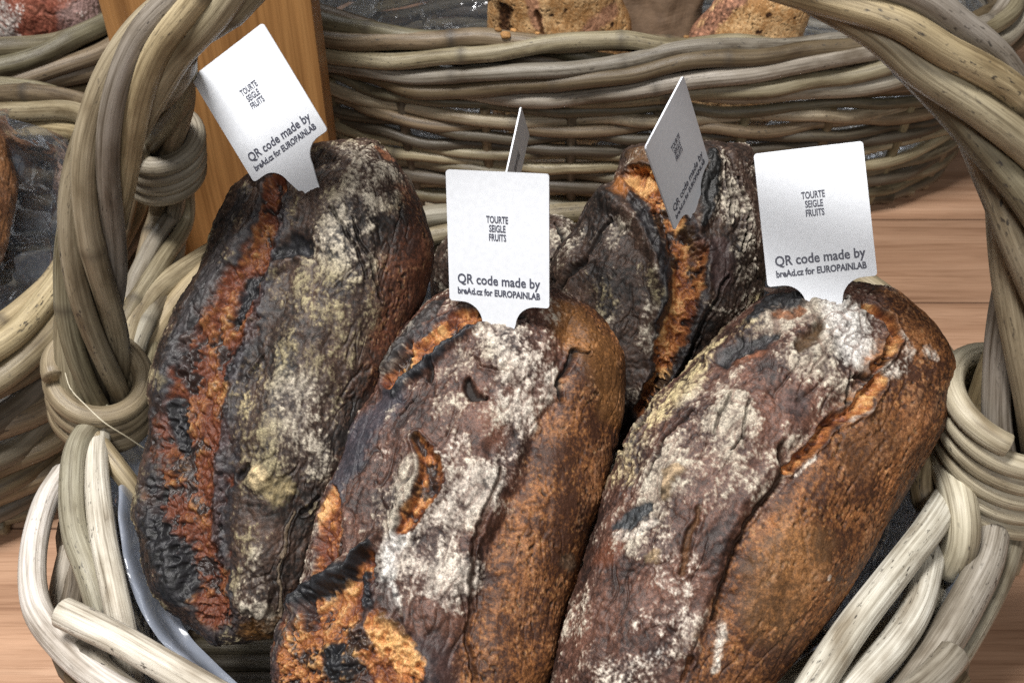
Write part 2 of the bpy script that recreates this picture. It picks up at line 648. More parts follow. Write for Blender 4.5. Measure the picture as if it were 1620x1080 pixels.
def basket_rim(B, root, seed, n, R, r, turns, tints, vs=1.5, arc=None, z=None, wob=0.003):
    """strands lapping round the rim; arc=(a,b) keeps the part of the ring between those fractions"""
    ring = B.ring(z or B.zr, 500)
    rr = random.Random(seed)
    cn = Canes(seed)
    m = len(ring)
    D = ring - np.array([B.c[0], B.c[1], ring[0, 2]]); D /= np.linalg.norm(D, axis=1, keepdims=True)
    t = np.arange(m) / m
    for k in range(n):
        a = 2 * math.pi * (k / n + turns * t)
        q = np.stack([np.cos(2 * np.pi * t) * 2.5, np.sin(2 * np.pi * t) * 2.5, np.full(m, rr.uniform(0, 99))], 1)
        P = ring + D * (R * np.cos(a) + wob * pn(q, 0.6, 2) * 2)[:, None]
        P[:, 2] += R * vs * np.sin(a) + wob * 2 * pn(q, 0.6, 7)
        if arc:
            i0, i1 = int(arc[0] * m), int(arc[1] * m)
            P = P[np.arange(i0, i1) % m]
            cn.add(P, r * rr.uniform(.88, 1.12), rr.choice(tints), vary=0.14)
        else:
            cn.add(P, r * rr.uniform(.88, 1.12), rr.choice(tints), closed=True, vary=0.14)
    return cn.build('rim', root)


def film_bowl(name, B, label, seed, inset, z0, z1, crumple=0.006, flare=0.0, arcn=260, rows=90, mat=None, topvar=0.01, floor=True):
    """a thin clear bag lining a basket: walls and floor in one crumpled sheet"""
    V = []
    for i in range(rows):
        f = i / (rows - 1)
        if f < 0.3:                                  # floor
            rg = B.ring(z0, arcn, -inset)
            k = f / 0.3
            c = np.array([B.c[0], B.c[1], z0])
            P = c + (rg - c) * max(k, 0.02)
        else:
            k = (f - 0.3) / 0.7
            z = z0 + (z1 - z0) * k
            P = B.ring(min(z, B.zr), arcn, -inset + flare * k ** 2)
            P[:, 2] = z
        if floor or f >= 0.3:
            V.append(P)
    V = np.array(V)
    rows = len(V)
    t = np.arange(arcn) / arcn * 2 * np.pi
    q = np.stack([np.cos(t) * 2, np.sin(t) * 2, np.full(arcn, seed * 3.1)], 1)
    V[..., 2] += (topvar * 2 * pn(q, 0.35, seed))[None, :] * sstep(0.5, 1, np.linspace(0, 1, rows))[:, None]
    flat = V.reshape(-1, 3)
    s1 = 1 - 2 * np.abs(pn(flat, 0.07, seed)); s2 = 1 - 2 * np.abs(pn(flat * np.array([1, 1, .4]), 0.034, seed + 1))
    D = flat - np.array([B.c[0], B.c[1], 0]); D[:, 2] = 0
    D /= np.linalg.norm(D, axis=1, keepdims=True) + 1e-9
    h = crumple * (1.3 * (s1 - 0.5) + 0.6 * (s2 - 0.5)) - crumple * 0.9
    flat = flat + D * h[:, None]
    flat[:, 2] += 0.25 * np.abs(h)
    idx = np.arange(rows * arcn).reshape(rows, arcn)
    A = idx[:-1]; Bq = np.roll(idx, -1, 1)[:-1]; C_ = np.roll(idx, -1, 1)[1:]; Dq = idx[1:]
    o = mesh_obj(name, flat, np.stack([A, Bq, C_, Dq], -1).reshape(-1, 4), mat or FILM)
    return o


# ------------------------------------------------------------------ bread
def loaf_body(sp, nb, nu, nl):
    """base shape of a loaf: local a (across), b (along), n (up) on a grid of nb rows"""
    tau = np.linspace(0, 1, nb)
    b0, b1 = sp['b']
    b = b0 + (b1 - b0) * (1 - np.cos(np.pi * tau)) / 2
    kk = np.linspace(0, 1, len(sp['L']))

    def sm(v):
        v = np.asarray(v, float); m = len(v)
        Q = np.concatenate([[2 * v[0] - v[1]], v, [2 * v[-1] - v[-2]]])
        t = tau * (m - 1); i = np.minimum(np.floor(t).astype(int), m - 2); f = t - i
        p0, p1, p2, p3 = Q[i], Q[i + 1], Q[i + 2], Q[i + 3]
        return 0.5 * (2 * p1 + (p2 - p0) * f + (2 * p0 - 5 * p1 + 4 * p2 - p3) * f ** 2 + (3 * p1 - p0 - 3 * p2 + p3) * f ** 3)
    L, R = sm(sp['L']), sm(sp['R'])
    w = np.maximum((R - L) / 2, 1e-5); c = (R + L) / 2
    wm = w.max()
    hu = sp['hu'] * (w / wm) ** 0.65
    hd = sp['hd'] * (w / wm) ** 0.65
    phi = np.concatenate([np.linspace(0, np.pi, nu, endpoint=False), np.linspace(np.pi, 2 * np.pi, nl, endpoint=False)])
    cs, sn = np.cos(phi), np.sin(phi)
    ex = sp.get('ex', 0.86)
    ca = np.sign(cs) * np.abs(cs) ** ex
    sa = np.sign(sn) * np.abs(sn) ** ex
    a = c[:, None] + w[:, None] * ca[None]
    n = np.where(sn[None] >= 0, hu[:, None], hd[:, None]) * sa[None]
    bb = np.broadcast_to(b[:, None], a.shape)
    return np.stack([a, bb, n], -1)


def stroke_q(A, Bc, pts):
    """distance to a polyline over its local half-width"""
    q = np.full(A.shape, 1e3, np.float32)
    if len(pts) == 1:
        x, y, w = pts[0]
        return np.hypot(A - x, Bc - y) / w
    for (x0, y0, w0), (x1, y1, w1) in zip(pts[:-1], pts[1:]):
        dx, dy = x1 - x0, y1 - y0
        L2 = dx * dx + dy * dy + 1e-12
        t = np.clip(((A - x0) * dx + (Bc - y0) * dy) / L2, 0, 1)
        d = np.hypot(A - x0 - t * dx, Bc - y0 - t * dy)
        q = np.minimum(q, d / (w0 + (w1 - w0) * t))
    return q


def poly_sd(A, Bc, pts):
    """signed distance to a polygon, positive inside (metres)"""
    d = np.full(A.shape, 1e3, np.float32)
    ins = np.zeros(A.shape, bool)
    m = len(pts)
    for k in range(m):
        x0, y0 = pts[k][:2]; x1, y1 = pts[(k + 1) % m][:2]
        dx, dy = x1 - x0, y1 - y0
        t = np.clip(((A - x0) * dx + (Bc - y0) * dy) / (dx * dx + dy * dy + 1e-12), 0, 1)
        d = np.minimum(d, np.hypot(A - x0 - t * dx, Bc - y0 - t * dy))
        c = (y0 > Bc) != (y1 > Bc)
        ins ^= c & (A < (x1 - x0) * (Bc - y0) / ((y1 - y0) if abs(y1 - y0) > 1e-9 else 1e-9) + x0)
    return np.where(ins, d, -d)


PAL = {
    'dark': (np.array([.013, .010, .009]), np.array([.082, .049, .036])),
    'purple': (np.array([.026, .014, .012]), np.array([.158, .075, .052])),
    'side': (np.array([.046, .018, .009]), np.array([.240, .097, .033])),
    'dkside': (np.array([.028, .012, .008]), np.array([.105, .038, .020])),
    'pale': (np.array([.42, .22, .085]), np.array([.78, .52, .27])),
    'rosy': (np.array([.20, .055, .035]), np.array([.40, .15, .10])),
    'brownloaf': (np.array([.10, .04, .015]), np.array([.22, .10, .04])),
}
FLOURS = {'beige': np.array([.44, .40, .33]), 'green': np.array([.27, .235, .145]), 'white': np.array([.74, .73, .70]),
          'warm': np.array([.60, .55, .485]), 'yellow': np.array([.50, .42, .24])}


def lerp(a, b, t):
    return a + (b - a) * t[..., None]


def make_loaf(sp, name='bread_loaf'):
    nb, nu, nl = sp.get('res', (620, 430, 70))
    G = loaf_body(sp, nb, nu, nl)
    seed = sp['seed']
    P = G.astype(np.float32)
    a, b, n = P[..., 0], P[..., 1], P[..., 2]
    top = sstep(-0.012, 0.004, n)
    # surface noises
    lump = pn(P, 0.045, seed) * 1.0 + 0.5 * pn(P, 0.022, seed + 1)
    Pw = P + 0.006 * np.stack([pn(P, 0.02, seed + 2), pn(P, 0.02, seed + 3), pn(P, 0.02, seed + 4)], -1)
    St = Pw * np.array([1, 0.45, 1], np.float32)
    wr = np.abs(pn(St, 0.0075, seed + 5)) * 2.2                      # 0 in the wrinkle lines
    wr2 = np.abs(pn(Pw, 0.0042, seed + 6)) * 2.2
    cr = np.minimum(wr, 1.0); cr2 = np.minimum(wr2, 1.0)
    cr3 = np.minimum(np.abs(pn(Pw * np.array([1, 0.7, 1], np.float32), 0.0026, seed + 16)) * 2.2, 1.0)
    f1 = pn(P, 0.0030, seed + 7); f2 = pn(P, 0.0016, seed + 8); f3 = pn(P, 0.0009, seed + 15)
    m1 = pn(P, 0.011, seed + 9); m2 = pn(Pw, 0.028, seed + 10)
    crumb = np.abs(pn(Pw, 0.0085, seed + 11)) * 1.6 + np.abs(pn(Pw, 0.0038, seed + 12)) * 0.9
    # warped feature coordinates
    wa = 0.0030 * pn(P, 0.014, seed + 13) + 0.0016 * pn(P, 0.005, seed + 14) + 0.0006 * f2
    wc = 0.0030 * pn(P, 0.014, seed + 23) + 0.0016 * pn(P, 0.005, seed + 24) + 0.0006 * f1
    A, Bc = a + wa, b + wc

    disp = 0.0042 * lump
    reg = sstep(-0.12, 0.25, pn(P, 0.03, seed + 17) + 0.3 * m1)
    reg2 = sstep(-0.05, 0.3, pn(P, 0.022, seed + 18) + 0.3 * m1)
    ln1 = (1 - sstep(0.0, 0.075, np.abs(pn(Pw * np.array([1, 0.34, 1], np.float32), 0.0095, seed + 19)))) * reg
    ln2u = 1 - sstep(0.0, 0.095, np.abs(pn(Pw * np.array([1, 0.45, 1], np.float32), 0.0056, seed + 20)))
    ln2 = ln2u * reg2
    fold = np.abs(pn(Pw * np.array([1, 0.55, 1], np.float32), 0.024, seed + 21))
    crust_d = (0.0008 * (cr - 0.6) + 0.0005 * (cr2 - 0.6) + 0.00022 * (cr3 - 0.6) + 0.00026 * f1 + 0.0002 * f2
               - 0.0011 * ln1 - 0.0007 * ln2 + 0.0045 * (np.minimum(fold, .4) - 0.2))
    lo, hi = PAL[sp.get('pal', 'dark')]
    tmix = np.clip(0.5 + 1.1 * m2 + 0.6 * m1 + 0.6 * f1 + 0.6 * f2 + 0.4 * f3, 0, 1)
    col = lerp(lo, hi, tmix)
    gloss = np.full(a.shape, 0.52, np.float32)
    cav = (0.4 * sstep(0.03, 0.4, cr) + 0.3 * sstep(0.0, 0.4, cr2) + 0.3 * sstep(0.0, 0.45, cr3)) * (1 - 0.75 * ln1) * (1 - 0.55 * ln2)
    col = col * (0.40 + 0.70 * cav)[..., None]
    floury = np.ones(a.shape, np.float32)
    rough_side = np.zeros(a.shape, np.float32)

    F = sp['feats']
    # 1. regions of another crust
    for ft in F:
        if ft['k'] == 'S':
            sd = poly_sd(a + 1.6 * wa, b + 1.6 * wc, ft['p'])
            mk = sstep(-0.004, 0.005, sd + 0.007 * m1 + 0.004 * f1 + 0.0025 * f2)
            l2, h2 = PAL[ft.get('pal', 'side')]
            por = sstep(0.10, 0.34, pn(P, 0.0024, seed + 31)) * sstep(-0.1, 0.25, m1 + 0.5 * f1)
            tm = np.clip(0.42 + 0.8 * f1 + 0.9 * f2 + 0.7 * f3 + 0.9 * m1 + 1.1 * m2 + 0.35 * (cr2 - .5), 0, 1)
            c2 = lerp(l2, h2, tm)
            c2 = c2 * (1 - 0.75 * por)[..., None]
            spk = sstep(0.22, 0.42, f2 + 0.6 * f3) * sstep(-0.05, 0.3, m1 + 0.4 * f1 + 0.1)
            c2 = lerp(c2, np.array([.42, .25, .10]), 0.28 * spk)
            col = lerp(col, c2, mk)
            rough_side = np.maximum(rough_side, mk)
            disp = disp - mk * 0.0007 * por
            floury = floury * (1 - 0.92 * mk)
            gloss = gloss * (1 - mk) + 0.42 * mk
    # 2. soft colour patches
    for ft in F:
        if ft['k'] == 'O':
            q = stroke_q(A, Bc, ft['p'])
            mk = ft.get('s', 1.0) * sstep(1.25, 0.55, q + 0.45 * m1 + 0.3 * f1)
            c2 = np.array(ft['c']) * (0.75 + 0.5 * tmix)[..., None]
            col = lerp(col, c2, mk)
    # 3. flour: a thin general dust plus named patches
    base = sp.get('dust', 0.3)
    amt = np.full(a.shape, base, np.float32)
    tint = np.broadcast_to(FLOURS[sp.get('flour', 'beige')], col.shape).astype(np.float32).copy()
    for ft in F:
        if ft['k'] == 'F':
            q = stroke_q(A, Bc, ft['p'])
            mk = sstep(1.5, 0.35, q + 0.25 * m1)
            amt = amt + ft['s'] * mk
            if ft.get('x'):
                floury = np.maximum(floury, mk)
            if 't' in ft:
                tint = lerp(tint, FLOURS[ft['t']], mk)
        if ft['k'] == 'N':                       # bare of flour
            q = stroke_q(A, Bc, ft['p'])
            amt = amt * (1 - ft.get('s', 1.0) * sstep(1.3, 0.5, q + 0.3 * m1))
    grain = 0.50 + 0.80 * m1 + 0.45 * m2 + 0.45 * f1 + 0.52 * f2 + 0.45 * f3 + 0.22 * (cr - 0.5) + 0.22 * (cr2 - 0.5) + 0.2 * (cr3 - .5) + 1.3 * (np.minimum(fold, .4) - 0.2) + 0.45 * pn(Pw * np.array([1, 0.3, 1], np.float32), 0.008, seed + 22)
    fl = sstep(-0.10, 0.46, grain - (1.0 - amt)) * floury * (0.25 + 0.75 * top)
    fl = np.clip(fl, 0, 1) * (0.22 + 0.78 * cav) * (1 - 0.6 * ln2u)
    tv = np.clip(0.86 + 0.5 * f1 + 0.7 * f2 + 0.5 * f3 + 0.5 * m1, 0.35, 1.25)
    col = lerp(col, tint * tv[..., None], np.minimum(fl * 0.95, 0.95))
    gloss = gloss * (1 - 0.9 * fl)
    disp_c = crust_d * (1 - 0.5 * rough_side) + 0.0003 * fl - 0.0006 * ln2u * fl
    # 4. raised folds and dents
    for ft in F:
        if ft['k'] == 'R':
            q = stroke_q(A, Bc, ft['p'])
            disp = disp + ft['h'] * np.exp(-(q * 1.1) ** 2)
    # 5. cracks
    for ft in F:
        if ft['k'] == 'K':
            q = stroke_q(A, Bc, ft['p'])
            mk = sstep(1.15, 0.35, q + 0.25 * f1)
            disp = disp - ft.get('d', 0.0025) * mk
            disp = disp + 0.0007 * np.exp(-((q - 1.7) / 0.5) ** 2)
            col = lerp(col, np.array(ft.get('c', (.012, .009, .008))) * (0.8 + 0.6 * f1)[..., None], mk * ft.get('s', .95))
            gloss = gloss * (1 - mk) + 0.25 * mk
    # 6. burst scars: the crust torn open over the crumb
    for ft in F:
        if ft['k'] == 'G':
            q = stroke_q(A, Bc, ft['p'])
            qq = q + 0.42 * m1 + 0.30 * f1 + 0.14 * f2 + 0.30 * pn(P, 0.007, seed + 44)
            mk = sstep(1.08, 0.80, qq)
            deep = sstep(1.0, 0.25, qq)
            D = ft.get('d', 0.005)
            cd = 0.0034 * (crumb - 0.5) + 0.0014 * f1 + 0.0007 * f2
            disp_c = disp_c * (1 - mk) + mk * cd
            disp = disp - D * (0.5 * sstep(1.2, 0.5, qq) + 0.5 * deep)
            e = ft.get('e', 0.0028)
            lip = np.exp(-((q + 0.2 * m1 - 1.25) / 0.30) ** 2)
            side = ft.get('side')
            if side is not None:                # lip on one side only
                (x0, y0, _), (x1, y1, _) = ft['p'][0], ft['p'][-1]
                sg = (a - x0) * (y1 - y0) - (b - y0) * (x1 - x0)
                lip = lip * (sstep(-0.003, 0.003, sg * side * 30) * 0.8 + 0.2)
            disp = disp + e * lip
            ch = ft.get('char', 0.3); hue = ft.get('hue', 0.5)
            lum = ft.get('lum', 0.85)
            red = np.array([.105, .030, .014]); org = np.array([.36, .135, .042]) * lum; lit = np.array([.60, .345, .14]) * lum; blk = np.array([.014, .011, .011])
            v = np.clip(hue + 1.1 * pn(Pw, 0.017, seed + 41) + 0.7 * (crumb - 0.55) + 0.45 * f1 + 0.5 * f2 + 0.4 * f3 + 0.5 * pn(P, 0.006, seed + 45), 0, 1)
            c2 = np.where((v < 0.5)[..., None], lerp(red, org, v * 2), lerp(org, lit, v * 2 - 1))
            cm = sstep(0.13, -0.12, pn(Pw, 0.011, seed + 42) + 0.55 * pn(Pw, 0.03, seed + 43) + 0.4 * f1 + 0.3 * f2 + 0.42 - 0.9 * ch)
            c2 = lerp(c2, blk * (0.9 + 0.8 * f1)[..., None], cm * 0.92)
            pit = sstep(0.16, 0.02, crumb) * 0.6
            c2 = c2 * (1 - pit)[..., None]
            col = lerp(col, c2, mk)
            gloss = gloss * (1 - mk) + (0.45 + 0.3 * cm) * mk
            rim = np.exp(-((qq - 1.12) / 0.22) ** 2) * np.clip(0.75 + 1.3 * m1, 0, 1) * ft.get('burn', 0.85) * (1 - mk)
            col = lerp(col, np.array([.020, .020, .025]), rim)
    # 7. burnt places and small spots
    for ft in F:
        if ft['k'] == 'C':
            q = stroke_q(A, Bc, ft['p'])
            mk = ft.get('s', 1.0) * sstep(1.25, 0.60, q + 0.55 * m1 + 0.4 * f1 + 0.3 * f2)
            c2 = np.array(ft.get('c', (.016, .016, .019))) * (0.9 + 1.1 * f1 + 0.7 * (cr2 - .5))[..., None]
            col = lerp(col, np.clip(c2, 0.004, 1), mk)
            disp = disp + ft.get('h', 0.0) * sstep(1.5, 0.3, q)
            disp_c = disp_c + mk * 0.0007 * (crumb - 0.5)
            gloss = gloss * (1 - mk) + ft.get('g', 0.6) * mk
    col = np.clip(col, 0.003, 0.9)

    # displace along the base normals
    du = np.gradient(G, axis=0); dv = np.roll(G, -1, 1) - np.roll(G, 1, 1)
    Nn = np.cross(dv, du); ln = np.linalg.norm(Nn, axis=-1, keepdims=True)
    Nn = Nn / np.maximum(ln, 1e-14)
    cen = G - np.stack([G[..., 0].mean(1, keepdims=True).repeat(G.shape[1], 1), G[..., 1], np.zeros_like(G[..., 2])], -1)
    sgn = np.sign((Nn * cen).sum(-1).mean())
    Nn = Nn * sgn
    fade = sstep(0.0, 0.02, np.minimum(np.arange(nb), nb - 1 - np.arange(nb)) / nb)[:, None]
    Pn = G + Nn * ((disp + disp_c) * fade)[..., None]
    O, Ax, Sx, Nx = (np.array(sp[k]) for k in ('O', 'A', 'S', 'N'))
    W = O + Pn[..., 0:1] * Sx + Pn[..., 1:2] * Ax + Pn[..., 2:3] * Nx
    nphi = nu + nl
    idx = np.arange(nb * nphi).reshape(nb, nphi)
    nx = np.roll(idx, -1, 1)
    Q = np.stack([idx[:-1], idx[1:], nx[1:], nx[:-1]], -1).reshape(-1, 4)
    if sgn > 0:
        Q = Q[:, ::-1]
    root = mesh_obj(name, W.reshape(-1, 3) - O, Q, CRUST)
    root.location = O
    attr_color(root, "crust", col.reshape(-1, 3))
    attr_float(root, "gloss", gloss.reshape(-1))
    tag(root, sp['label'], sp.get('cat', 'bread'), sp.get('group'))
    return root


